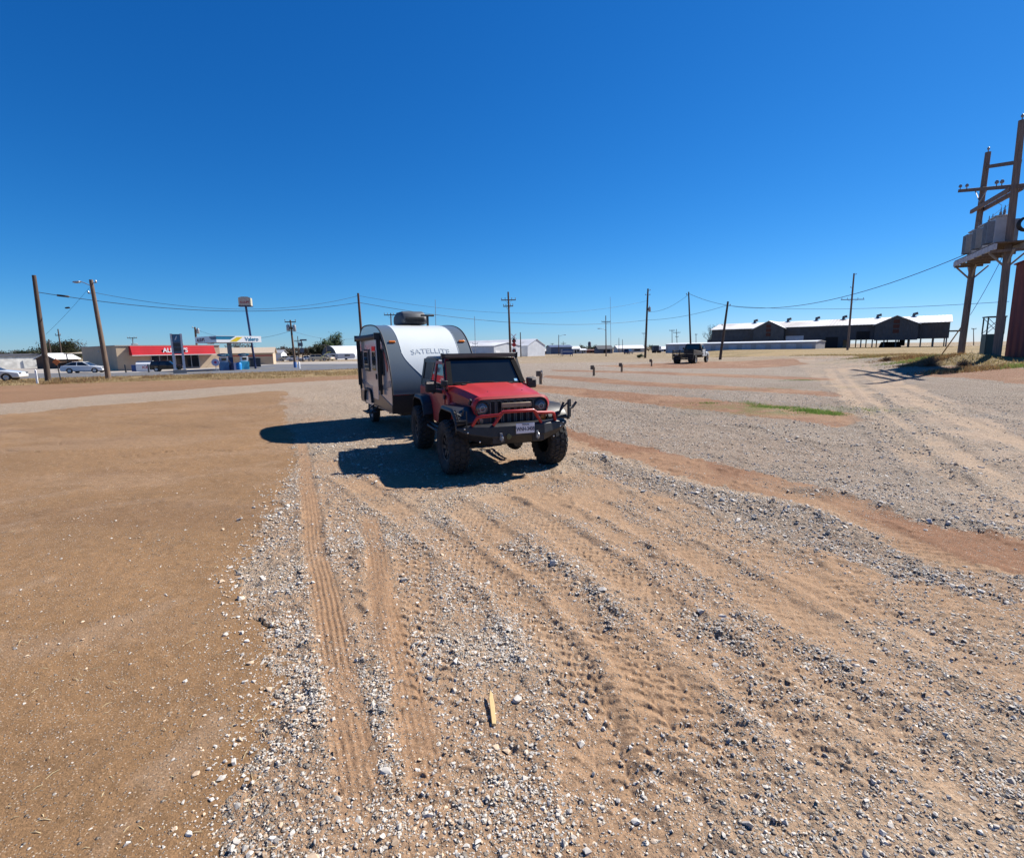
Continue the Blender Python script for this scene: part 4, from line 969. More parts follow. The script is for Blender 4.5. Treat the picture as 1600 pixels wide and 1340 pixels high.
# ------------------------------------------------------------------ buildings
def gable_building(name, label, cat, corner, rz, w, L, eave, ridge, wallm, roofm, along='y', over=.25, group=None, openings=(), facem=None, z0=None):
    """x 0..w along the front (-Y face), y 0..L to the rear; ridge along 'y' (gable on the front) or 'x'"""
    T = thing(name, label, cat, (corner.x, corner.y, corner.z if z0 is None else z0), rz, group)
    b = MB()
    if along == 'y': b.prism([(0, 0), (w, 0), (w, eave), (w/2, ridge), (0, eave)], 'y', 0, L)
    else: b.prism([(0, 0), (L, 0), (L, eave), (L/2, ridge), (0, eave)], 'x', 0, w)
    b.build('wall', wallm, T)
    b = MB(); o = over; t = .07
    if along == 'y':
        s = (ridge-eave)/(w/2)
        b.prism([(-o, eave-s*o+.02), (w/2, ridge+.02), (w+o, eave-s*o+.02), (w+o, eave-s*o+.02+t), (w/2, ridge+.02+t), (-o, eave-s*o+.02+t)], 'y', -o, L+o)
    else:
        s = (ridge-eave)/(L/2)
        b.prism([(-o, eave-s*o+.02), (L/2, ridge+.02), (L+o, eave-s*o+.02), (L+o, eave-s*o+.02+t), (L/2, ridge+.02+t), (-o, eave-s*o+.02+t)], 'x', -o, w+o)
    b.build('roof', roofm, T)
    for (nm, face, a0, a1, zz0, zz1, m) in openings:
        b = MB()
        if face == 'f': b.box(((a0+a1)/2, -.02, (zz0+zz1)/2), (a1-a0, .07, zz1-zz0))
        else: b.box((-.02, (a0+a1)/2, (zz0+zz1)/2), (.07, a1-a0, zz1-zz0))
        b.build(nm, m, T)
    return T
M_TANW = pbr('tan_stucco', (.44, .34, .235), .85, 0, .08, 1.2, bump=.15, bscale=60)
M_REDM = ribbed('red_metal_roof', (.40, .013, .022), 'Z', .28, .02, .65); M_REDM.node_tree.nodes['Principled BSDF'].inputs['Specular IOR Level'].default_value = .15
M_WIN = glass('shop_glass', (.015, .02, .026), .05)
M_WHM = ribbed('white_sheet', (.60, .62, .64), 'X', .3, .012, .45); M_WHR = ribbed('white_roof', (.66, .67, .67), 'X', .4, .012, .45, rust=(.42, .40, .37), rscale=.2)
M_DOORW = ribbed('roll_door', (.40, .43, .48), 'Z', .22, .02, .5); M_GRYW = ribbed('grey_sheet', (.27, .28, .30), 'X', .3, .012, .5)
M_DARK = pbr('dark_opening', (.012, .012, .014), .9)
M_BRN = pbr('brown_boards', (.09, .055, .040), .85, 0, .25, 2); M_BLUW = ribbed('slate_blue_sheet', (.075, .10, .165), 'X', .4, .012, .5)

def store():
    c = onground(183, 66); T = thing('convenience_store', 'tan convenience store with red metal mansard and white sign letters', 'shop', c, TOWN)
    b = MB(); b.box((6.2, 8, 1.58), (12.4, 16, 3.16)); b.build('wall', M_TANW, T)
    b = MB(); b.box((6.2, 8, 3.20), (12.6, 16.2, .10)); b.build('roof', pbr('roof_gravel', (.35, .33, .30), .9), T)
    b = MB(); b.prism([(0, 1.96), (-1.15, 1.96), (-.62, 3.13), (0, 3.13)], 'x', 1.35, 11.4); ms = b.build('mansard', M_REDM, T)
    b = MB(); b.box((6.375, -1.13, 1.93), (10.1, .08, .07)); b.build('fascia_trim', M_WHT, ms)
    t = lettering('sign_lettering', "ALLSUP'S", .82, M_WHT, T, (6.35, -1.00, 2.52), (R(90), 0, 0), .05, sx=.92, bold=.02)
    b = MB(); b.box((6.35, -.93, 2.20), (3.9, .12, .06)); b.build('sign_rail', M_BLK, T)
    b = MB(); b.box((6.6, -.03, 1.02), (5.8, .06, 1.86)); g = b.build('shop_window', M_WIN, T)
    for x in (3.7, 4.65, 5.6, 6.55, 7.5, 8.5, 9.5):
        b = MB(); b.box((x, -.08, 1.02), (.08, .05, 1.86)); b.build('mullion', M_GRN, g)
    b = MB(); b.box((6.6, -.08, .12), (5.8, .05, .10)); b.build('sill', M_GRN, g)
    b = MB(); b.box((5.1, -.07, .98), (.9, .03, 1.75)); d = b.build('door', M_WIN, T)
    b = MB(); b.box((5.42, -.12, 1.0), (.04, .05, .5)); b.build('handle', M_CHR, d)
    b = MB(); b.box((-.03, 7.6, 2.5), (.08, .22, .22)); b.build('wall_lamp', M_GRN, T)
    for (x, y, s) in ((3.2, 4, .5), (9.3, 6, .7)):
        b = MB(); b.box((x, y, 3.25+s*.3), (s*1.3, s, s*.6)); b.build('roof_unit', M_GRN, T, bevel=.03)
    return T
store()
# white ice chest with red lettering, bollards
p = onground(225, 63); T = thing('ice_chest', 'white slant front ice chest with red lettering outside the store', 'ice chest', p, TOWN-.55)
b = MB(); b.prism([(-.0, 0), (.8, 0), (.8, 1.15), (.25, 1.15), (0, .9)], 'x', -.95, .95); b.build('cabinet', M_WHT, T, bevel=.02)
b = MB(); b.box((0, .45, 1.22), (1.6, .5, .12)); b.build('lid', M_GRN, T)
lettering('lettering', 'ICE', .42, pbr('red_letter', (.5, .03, .04), .5), T, (0, -.012, .48), (R(90), 0, 0), .004, bold=.01)
for px, lab in ((194, 'dark bollard standing left of the white ice chest'), (230, 'dark bollard standing right before the white ice chest')):
    p = onground(px, 59); b = MB(); b.lathe([(.0, 0), (.075, 0), (.075, .85), (.05, .92), (0, .94)], axis='z', n=12); tag(b.build('bollard', M_BLK, smooth=40, loc=p), lab, 'bollard', 'bollards at the store')
b = MB(); b.box((0, 0, .35), (.6, .6, .7)); b.box((0, 0, .74), (.66, .66, .08)); tag(b.build('blue_bin', pbr('bin_blue', (.02, .08, .25), .5), bevel=.03, loc=onground(210, 63.5)), 'small blue bin left of the white ice chest', 'bin')

def canopy():
    C = onground(341, 60); T = thing('fuel_canopy', 'white fuel canopy with blue and yellow stripes on one column', 'canopy', C, TOWN)
    b = MB(); b.box((2.6, 3.0, 3.66), (5.2, 6.0, .74)); fa = b.build('fascia', M_WHT, T)
    b = MB(); b.box((2.6, 3.0, 3.285), (5.0, 5.8, .02)); b.build('soffit', pbr('soffit', (.45, .46, .47), .6), T)
    tl = pbr('teal', (.008, .17, .30), .4); dt = pbr('dark_teal', (.010, .07, .16), .4); ye = pbr('yellow_stripe', (.68, .50, .02), .4)
    b = MB(); b.prism([(.0, 3.62), (1.55, 3.62), (2.05, 3.92), (0, 3.92)], 'y', -.008, 0); b.build('stripe', tl, fa)
    b = MB(); b.prism([(0, 3.92), (2.05, 3.92), (2.15, 4.0), (0, 4.0)], 'y', -.010, 0); b.build('stripe', dt, fa)
    b = MB(); b.prism([(1.45, 3.36), (2.25, 3.36), (3.0, 3.9), (2.3, 3.9)], 'y', -.008, 0); b.build('stripe', ye, fa)
    lettering('lettering', 'Valero', .62, tl, fa, (4.05, -.012, 3.66), (R(90), 0, 0), .008, sx=.98, bold=.012)
    b = MB(); b.add([(-.010, 0, 3.6), (-.010, 1.3, 3.6), (-.010, 2.0, 3.95), (-.010, 0, 3.95)], [(0, 1, 2, 3)]); b.build('stripe', dt, fa)
    lettering('lettering', "ALLSUP'S", .56, pbr('maroon', (.20, .02, .03), .5), fa, (-.012, 4.35, 3.62), (R(90), 0, R(-90)), .008, sx=1.0, bold=.012)
    b = MB(); b.box((2.6, 2.9, 1.65), (.42, .30, 3.3)); b.build('column', pbr('column_grey', (.20, .23, .29), .5), T)
    b = MB(); b.box((2.6, 2.9, .75), (.46, .34, 1.5)); b.build('column_wrap', pbr('wrap_blue', (.02, .04, .13), .5), T)
    for x, y in ((1.2, 1.2), (4.0, 1.2), (1.2, 4.6), (4.0, 4.6)):
        b = MB(); b.box((x, y, 3.22), (.5, .5, .12), taper=1.3); b.build('canopy_lamp', M_WHT, T)
canopy()
def pump(label, px, Y, low, up):
    T = thing('fuel_pump', label, 'fuel pump', onground(px, Y), TOWN-.25, 'fuel pumps under the canopy')
    b = MB(); b.box((0, 0, .5), (1.0, .55, 1.0)); b.build('cabinet', low, T, bevel=.02)
    b = MB(); b.box((0, 0, 1.28), (.86, .5, .58)); h = b.build('head', up, T, bevel=.02)
    b = MB(); b.box((0, -.26, 1.33), (.5, .03, .3)); b.build('display', M_GLS, h)
    b = MB(); b.lathe([(0, -.09), (.50, -.09), (.56, 0), (.50, .09), (0, .09)], axis='y', n=24); s = b.build('topper_sign', pbr('topper_teal', (.01, .12, .20), .4), T); s.location = (0, 0, 1.82); s.scale = (1.15, 1, .36)
    lettering('lettering', 'Valero', .2, M_WHT, T, (0, -.10, 1.82), (R(90), 0, 0), .004)
    for x in (-.42, .42):
        b = MB(); b.bar((x, 0, 1.5), (x, 0, 1.75), .05, .05); b.build('sign_post', M_GRN, T)
    b = MB(); b.tube([(.47, -.2, 1.3), (.62, -.35, .9), (.58, -.3, .4), (.5, -.2, .8)], .02, 6); b.box((.53, -.2, 1.1), (.08, .1, .22)); b.build('hose', M_BLKP, T)
pump('blue and grey fuel pump on the left of the canopy column', 349, 61, pbr('pump_blue', (.02, .08, .20), .4), pbr('pump_grey', (.22, .26, .33), .4))
pump('white and light blue fuel pump on the right of the canopy column', 381, 64, pbr('pump_cyan', (.05, .38, .55), .4), M_WHT)
p = onground(372, 63); b = MB(); b.lathe([(0, 0), (.30, 0), (.34, .75), (.30, .82), (.12, .9), (0, .9)], axis='z', n=18); tag(b.build('trash_bin', pbr('bin_bright_blue', (.02, .22, .55), .4), smooth=40, loc=p), 'bright blue round bin between the canopy column and white pump', 'bin')
p = onground(362, 61.5); b = MB(); b.box((0, 0, .42), (.6, .5, .84)); b.box((0, 0, .88), (.66, .56, .08)); tag(b.build('trash_bin', pbr('bin_navy', (.02, .03, .09), .5), bevel=.03, loc=p), 'dark navy square bin at the foot of the canopy column', 'bin')
T = thing('round_sign', 'round pale advertising disc on a short stand near the pumps', 'sign', onground(336, 60), TOWN-.6)
b = MB(); b.lathe([(0, -.03), (.42, -.03), (.42, .03), (0, .03)], axis='y', n=28); s = b.build('disc', pbr('pale_violet', (.48, .44, .58), .5), T); s.location = (0, 0, 1.0)
b = MB(); b.lathe([(0, -.036), (.14, -.036), (.14, 0)], axis='y', n=16); q = b.build('emblem', pbr('crimson', (.45, .03, .10), .5), s)
b = MB(); b.bar((0, 0, 0), (0, 0, .6), .06, .06); b.box((0, 0, .03), (.6, .4, .06)); b.build('stand', M_GRN, T)
T = thing('dumpster', 'dark metal dumpster behind the blue sign pole', 'dumpster', onground(394, 70), TOWN-.3)
b = MB(); b.prism([(-.7, .15), (.7, .15), (.8, 1.2), (-.8, 1.35)], 'x', -.9, .9); b.build('bin', pbr('dumpster_paint', (.025, .035, .05), .6), T, bevel=.02)
b = MB(); b.box((0, 0, 1.32), (1.85, 1.65, .06), rx=.1); b.build('lid', M_BLKP, T)
# price sign on two posts
T = thing('price_sign', 'tall narrow price sign on two white posts by the road', 'sign', onground(279, 54), TOWN-.35)
for x in (-.42, .42):
    b = MB(); b.bar((x, 0, 0), (x, 0, 4.1), .16, .22); b.build('post', pbr('post_white', (.50, .53, .58), .5), T)
b = MB(); b.box((0, -.02, 3.05), (.70, .18, 2.0)); pn = b.build('panel', pbr('sign_slate', (.06, .09, .14), .4), T)
b = MB(); b.box((0, -.125, 3.62), (.6, .02, .7)); b.build('emblem_panel', pbr('sign_blue', (.03, .12, .24), .4), pn)
b = MB(); b.prism([(-.18, 3.45), (.0, 3.85), (.08, 3.85), (-.06, 3.45)], 'y', -.145, -.13); b.build('emblem', pbr('sign_pale', (.5, .55, .6), .5), pn)
for z in (2.95, 2.5):
    b = MB(); b.box((0, -.125, z), (.58, .02, .36)); b.build('price_panel', pbr('price_dark', (.02, .03, .04), .4), pn)
b = MB(); b.box((0, 0, .20), (1.2, .5, .4)); b.build('footing', M_CONC, T)
# high pylon sign
p = onground(398, 66); tp = at(384, 478, 66)
T = thing('pylon_sign', 'small sign box high on a slim dark blue pole', 'sign', p, 0)
b = MB(); b.tube([(0, 0, 0), (tp-p)], .13, 12); b.build('pole', pbr('pole_navy', (.010, .018, .075), .4), T, smooth=60)
q = tp-p; b = MB(); b.prism([(-.70, 0), (.70, 0), (.70, .95), (.35, 1.10), (-.35, 1.10), (-.70, .95)], 'y', -.45, .45); s = b.build('sign_box', pbr('sign_beige', (.46, .42, .30), .5), T); s.location = q; s.rotation_euler = (0, 0, TOWN-.65)
b = MB(); b.prism([(-.62, .08), (.62, .08), (.62, .90), (.30, 1.03), (-.30, 1.03), (-.62, .90)], 'y', -.46, -.451); b.build('sign_face', pbr('sign_face', (.40, .34, .30), .5), s)
lettering('lettering', "ALLSUP'S", .34, pbr('sign_maroon', (.28, .03, .04), .5), s, (0, -.465, .42), (R(90), 0, 0), .004, sx=.8, bold=.01)
b = MB(); b.box((0, 0, -.04), (1.5, 1.0, .10)); b.build('sign_base', M_NAVY, s)
# buildings left of and behind the store
gable_building('stone_building', 'low pale stone building with dark flat roof past the highway', 'building', onground(-62, 84), .95, 10.4, 8, 2.05, 2.45, pbr('pale_stone', (.56, .55, .51), .9, 0, .25, 1.2, bump=.4, bscale=8), pbr('dark_roof', (.045, .045, .05), .8), 'x', .15)
T = gable_building('shed', 'brown wooden shed with white gable behind the leaning left pole', 'shed', onground(56, 84), -.10, 3.4, 4, 1.6, 2.4, M_BRN, M_WHT, 'y', .3, openings=[('door', 'f', 1.2, 2.1, 0, 1.3, M_DARK)])
gable_building('white_shed', 'small white shed beside the bare dark trees', 'shed', onground(75, 86), -.1, 2.0, 3, 1.7, 2.2, M_WHM, M_WHT, 'x', .2)
T = thing('carport', 'open carport with tan roof beside the blank store wall', 'carport', onground(104, 84), -.05)
b = MB(); b.box((1.8, 1.5, 2.45), (3.9, 3.6, .16), rx=.05); b.build('roof', pbr('tan_roof', (.48, .40, .28), .7), T)
for x in (.1, 3.5):
    for y in (0, 3):
        b = MB(); b.bar((x, y, 0), (x, y, 2.4), .12, .12); b.build('post', M_BLK, T)
b = MB(); b.box((1.8, 3.1, 1.2), (3.6, .1, 2.4)); b.build('rear_wall', M_DARK, T)
gable_building('tan_building', 'tan gabled building with red stripe seen behind the fuel canopy', 'building', onground(341, 88), TOWN-.55, 8.5, 6, 2.0, 2.9, M_TANW, pbr('tan_roof2', (.40, .33, .25), .7), 'x', .3, openings=[('stripe', 'f', 0, 8.5, 1.45, 1.62, pbr('stripe_red', (.38, .03, .03), .5)), ('door', 'f', 4.6, 5.6, 0, 1.3, M_BRN)])
gable_building('low_house', 'low pale house with green bushes right of the sign pole', 'house', onground(402, 125), .15, 5.5, 5, 1.9, 2.6, M_WHM, M_GRYW, 'x', .3)
# far side of the highway behind the trailer
T = thing('quonset_hut', 'arched metal quonset hut with dark end wall and white side', 'hut', onground(527, 132), TOWN)
arc_ = [(3.6-3.6*math.cos(t), 3.5*math.sin(t)) for t in np.linspace(0, math.pi, 19)]
b = MB(); b.prism(arc_, 'x', .05, 14); b.build('roof', M_WHM, T, smooth=40)
b = MB(); b.prism(arc_, 'x', -.05, .05); b.build('end_wall', pbr('quonset_dark', (.07, .085, .10), .7), T)
b = MB(); b.box((-.08, 3.6, 1.1), (.05, 2.2, 2.2)); b.build('door', M_DARK, T)
for px, Y, lab in ((519, 126, 'grey travel trailer parked left of the quonset hut'), (542, 124, 'white travel trailer parked in front of the quonset hut')):
    T = thing('parked_trailer', lab, 'caravan', onground(px, Y), .25, 'trailers parked by the quonset hut'); T.scale = (.85, .7, .68)
    b = MB(); b.prism([(-2.3, .5), (2.0, .5), (2.4, 1.1), (2.3, 2.0), (1.9, 2.3), (-1.9, 2.35), (-2.3, 2.0)], 'y', -1, 1); b.build('body', M_WHM if px > 530 else pbr('grey_rv', (.36, .39, .44), .4), T, bevel=.08)
    for sy in (-1, 1):
        b = MB(); b.lathe([(0, -.1), (.33, -.1), (.33, .1), (0, .1)], (-.2, sy*.92, .33), 'y', 16); b.build('wheel', M_RUB, T)
    b = MB(); b.box((.2, -1.0, 1.6), (1.4, .04, .5)); b.build('window', M_GLS2, T)
T = thing('slide', 'pale yellow slanted chute standing among the far parked cars', 'slide', onground(506, 114), .3)
b = MB(); b.bar((-.8, 0, .5), (.9, 0, 1.9), .5, .14); b.bar((.9, 0, 1.9), (1.5, 0, 1.95), .5, .14); b.build('chute', pbr('pale_yellow', (.55, .56, .16), .5), T)
b = MB(); b.bar((1.2, .2, 0), (1.2, .2, 1.9), .08, .08); b.bar((1.2, -.2, 0), (1.2, -.2, 1.9), .08, .08); b.build('support', M_GRN, T)
T = thing('billboard_post', 'sign post with two stacked dark boards beyond the highway', 'sign', onground(473, 108), .3)
b = MB(); b.bar((0, 0, 0), (0, 0, 4.6), .18, .18); b.build('post', M_BRN, T)
for (x, z, w, h) in ((.4, 4.5, 1.3, .32), (-.2, 3.6, .85, .75), (0, 2.4, .75, .95)):
    b = MB(); b.box((x, -.12, z), (w, .08, h)); b.build('board', pbr('board_slate', (.06, .08, .12), .5), T)
# centre buildings
gable_building('metal_warehouse', 'pale metal warehouse with grey side just right of the trailer', 'warehouse', onground(772, 125), TOWN, 10.4, 16, 2.75, 3.55, M_WHM, M_WHR, 'y', .15, openings=[('door', 'f', .5, 2.2, 0, 1.6, M_WHT), ('door', 'f', 6.5, 8.8, 0, 2.3, M_DOORW)])
gable_building('metal_barn', 'white steep gabled metal barn behind the striped crossing gate', 'barn', onground(824.5, 135), TOWN, 8.0, 24, 2.75, 4.45, M_WHM, M_WHR, 'y', .15)
for x, y in ((3.2, 6), (4.2, 18)):
    pass
gable_building('blue_building', 'slate blue metal building with low roof on the far field', 'building', onground(861, 178), .1, 7.3, 10, 2.3, 3.0, M_BLUW, M_BLUW, 'x', .3)
T = thing('container', 'blue open container on legs in front of the slate building', 'container', onground(885.5, 128), .12)
b = MB(); b.box((0, 0, 1.05), (2.6, 2.2, 1.3)); b.build('box', pbr('container_blue', (.03, .07, .20), .5), T)
b = MB(); b.box((0, -1.11, 1.15), (2.4, .03, .22)); b.build('gap', pbr('pale_gap', (.40, .42, .45), .6), T)
for x in (-1.2, 1.2):
    for y in (-1, 1):
        b = MB(); b.bar((x, y, 0), (x, y, .5), .12, .12); b.build('leg', M_BLK, T)
M_PALE = pbr('pale_wall', (.50, .49, .46), .7); M_DKR = pbr('charcoal_roof', (.05, .055, .065), .8)
for lab, px, Y, w, e, r_, wm, rm, nm in (
    ('small white house right of the slate blue building', 894, 185, 2.9, 1.7, 2.5, M_PALE, M_WHT, 'house'), ('low white annex between the white house and red brown shed', 906, 185, 2.4, 1.2, 1.6, M_PALE, M_WHT, 'house'),
    ('long low red brown shed on the far field', 916, 190, 4.3, 1.0, 1.3, pbr('red_brown', (.14, .05, .035), .8), pbr('red_brown2', (.12, .05, .04), .8), 'shed'), ('dark roofed house left of the T-shaped pole', 935, 175, 4.9, 1.5, 2.6, pbr('slate_wall', (.09, .10, .13), .8), M_DKR, 'house'),
    ('long white roofed shed beyond the blue car', 965, 200, 10.5, 1.5, 2.6, M_PALE, M_WHT, 'shed'), ('pale low shed left of the storage row', 1031, 205, 4.6, 1.0, 1.9, M_PALE, M_WHT, 'shed'), ('brown low house just left of the slate building', 850, 190, 2.6, 1.0, 1.6, M_BRN, M_PALE, 'house')):
    gable_building('far_'+nm, lab, nm, onground(px, Y), .08, w, 6, e, r_, wm, rm, 'x', .3, group='far buildings along the horizon', openings=[('door', 'f', w*.35, w*.5, 0, e*.75, M_DARK), ('window', 'f', w*.62, w*.85, e*.35, e*.75, M_DARK)])
b = MB(); b.lathe([(0, 0), (1.0, 0), (1.0, 5.2), (.6, 5.7), (0, 5.8)], axis='z', n=18); tag(b.build('silo', pbr('silo_grey', (.08, .09, .11), .7), smooth=40, loc=onground(921, 330)), 'narrow dark silo standing on the horizon', 'silo')
T = thing('box_truck', 'dark box truck with white front parked on the far field', 'truck', onground(1025, 165), .1)
b = MB(); b.box((-.35, 0, 1.5), (1.7, 1.8, 1.7)); b.build('cargo_box', pbr('truck_slate', (.035, .045, .07), .6), T)
b = MB(); b.box((.95, 0, 1.35), (.8, 1.7, 1.5)); b.build('cab', M_WHT, T, bevel=.1)
for x in (-.7, .9):
    for sy in (-1, 1):
        b = MB(); b.lathe([(0, -.1), (.42, -.1), (.42, .1), (0, .1)], (x, sy*.85, .42), 'y', 16); b.build('wheel', M_RUB, T)

# ------------------------------------------------------------------ storage row
A = at(1040, 551.7, 157); Bq = at(1274, 546.4, 127); SD = Vector((Bq.x-A.x, Bq.y-A.y, 0)); SL = SD.length; srz = math.atan2(SD.y, SD.x)
T = thing('storage_row', 'long low row of storage units with eleven pale roller doors', 'storage units', (A.x, A.y, .05), srz)
M_STW = pbr('storage_wall', (.34, .34, .35), .7, 0, .08, 1)
b = MB(); b.prism([(0, -.2), (7, -.2), (7, 2.5), (3.5, 2.75), (0, 2.5)], 'x', 0, SL); b.build('wall', M_STW, T)
b = MB(); b.prism([(-.18, 2.47), (3.5, 2.78), (7.2, 2.5), (7.2, 2.6), (3.5, 2.9), (-.18, 2.62)], 'x', -.15, SL+.15); b.build('roof', M_WHT, T)
n_ = 11
for k in range(n_):
    x0 = SL/n_*(k+.5); b = MB(); b.box((x0, -.03, 1.05), (SL/n_*.62, .08, 2.1)); d = b.build('roller_door', M_DOORW, T)
    b = MB(); b.box((x0, -.085, .55), (.3, .04, .06)); b.build('handle', M_GRN, d)

# ------------------------------------------------------------------ old warehouse
def old_warehouse():
    A = Vector((64.3, 166, 0)); D = Vector((.78, -.62, 0)); L = 58.0; T = thing('old_warehouse', 'long old dark grey warehouse with rusty white roof, two cross gables', 'warehouse', (A.x, A.y, .78), math.atan2(D.y, D.x))
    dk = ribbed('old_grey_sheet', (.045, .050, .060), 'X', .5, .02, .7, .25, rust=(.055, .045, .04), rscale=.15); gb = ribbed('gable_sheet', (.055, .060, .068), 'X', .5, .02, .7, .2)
    rf = ribbed('old_white_roof', (.66, .65, .63), 'X', .8, .02, .5, .12, rust=(.40, .35, .30), rscale=.10)
    W = 17.0; E = 6.2; Rg = 8.0; zs = 2.2
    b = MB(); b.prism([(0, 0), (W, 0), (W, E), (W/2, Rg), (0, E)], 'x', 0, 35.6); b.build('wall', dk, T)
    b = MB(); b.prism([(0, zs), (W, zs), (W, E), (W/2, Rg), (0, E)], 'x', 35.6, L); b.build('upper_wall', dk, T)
    b = MB(); b.prism([(-.5, E-.12), (W/2, Rg+.06), (W+.5, E-.12), (W+.5, E+.02), (W/2, Rg+.2), (-.5, E+.02)], 'x', -.4, L+.4); b.build('roof', rf, T)
    for s0, s1, z0 in ((12.6, 20.9, 0), (42.7, 51.8, 1.9)):
        m = (s0+s1)/2
        b = MB(); b.prism([(s0, z0), (s1, z0), (s1, 6.0), (m, 8.05), (s0, 6.0)], 'y', -1.2, 3); g = b.build('gable', gb, T)
        b = MB(); b.prism([(s0-.5, 5.75), (m, 8.12), (s1+.5, 5.75), (s1+.5, 5.9), (m, 8.28), (s0-.5, 5.9)], 'y', -1.5, 8.3); b.build('gable_roof', rf, T)
        for z in (6.7, 5.45, 4.2):
            b = MB(); b.box((m, -1.23, z), (1.3, .08, .95)); b.build('shutter', pbr('rust_shutter', (.075, .026, .020), .9), g)
    for s in (10.5, 20, 27.6, 34.4, 42.5, 50.5):
        b = MB(); b.cyl((s, W/2, Rg), (s, W/2, Rg+.7), .35, n=12); b.bar((s-.2, W/2, Rg+.7), (s+.9, W/2, Rg+1.0), .8, .65); b.build('roof_vent', pbr('vent_dark', (.05, .06, .08), .6), T)
    for s in np.arange(37.2, L, 2.55):
        for y in (.2, W-.2):
            b = MB(); b.bar((s, y, 0), (s, y, zs+.1), .28, .28); b.build('post', pbr('pale_post', (.14, .13, .12), .8), T)
    for s0, s1, z0, z1 in ((31.4, 34.4, 0, 3.1), (38.6, 41.6, 2.3, 4.4)):
        b = MB(); b.box(((s0+s1)/2, -.05, (z0+z1)/2), (s1-s0, .14, z1-z0)); b.build('doorway', M_DARK, T)
    b = MB(); b.box((23.6, -.05, 2.9), (4.6, .14, 1.5)); b.build('loading_door', M_DOORW, T)
    b = MB(); b.prism([(2, 3.9), (W-2, 3.9), (W-2, 4.1), (2, 4.1)], 'x', L, L+2.6); b.build('lean_to_roof', pbr('lean_dark', (.06, .06, .07), .8), T)
    b = MB(); b.box((46, 6, .75), (5, 3, 1.5), taper=.8); b.box((48.6, 6, 1.6), (1.2, 1.2, 2.4)); b.build('machinery', M_DARK, T, bevel=.15)
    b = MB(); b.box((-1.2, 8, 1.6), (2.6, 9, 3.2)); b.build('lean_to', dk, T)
old_warehouse()

# ------------------------------------------------------------------ red metal building and green cabinet at the right edge
c = onground(1569, 38); c.z -= .1
T = gable_building('red_building', 'dark red corrugated metal building at the right edge', 'building', c, R(-62), 10, 12, 6.7, 8.6, ribbed('dark_red_sheet', (.15, .035, .035), 'X', .36, .05, .5), pbr('red_roof', (.25, .05, .05), .5), 'y', .12)
T = thing('switch_cabinet', 'dark green metal switch cabinet with open lattice top', 'cabinet', onground(1546, 36.5), -.45)
M_GC = pbr('cabinet_green', (.035, .060, .048), .5, 0, .15, 3)
b = MB(); b.box((0, 0, .85), (.95, .9, 1.7)); b.build('body', M_GC, T, bevel=.01)
for x in (-.45, .45):
    for y in (-.42, .42):
        b = MB(); b.bar((x, y, 1.7), (x, y, 2.85), .07, .07); b.build('post', M_GC, T)
b = MB(); b.box((0, 0, 2.88), (1.05, 1.0, .08)); b.build('roof', M_GC, T)
for y in (-.42, .42):
    b = MB(); b.bar((-.45, y, 1.75), (.45, y, 2.8), .03, .03); b.build('brace', M_GRN, T)
    b = MB(); b.bar((.45, y, 1.75), (-.45, y, 2.8), .03, .03); b.build('brace', M_GRN, T)
b = MB(); b.box((.0, -.47, .85), (.8, .03, 1.5)); b.build('door', M_GC, T)
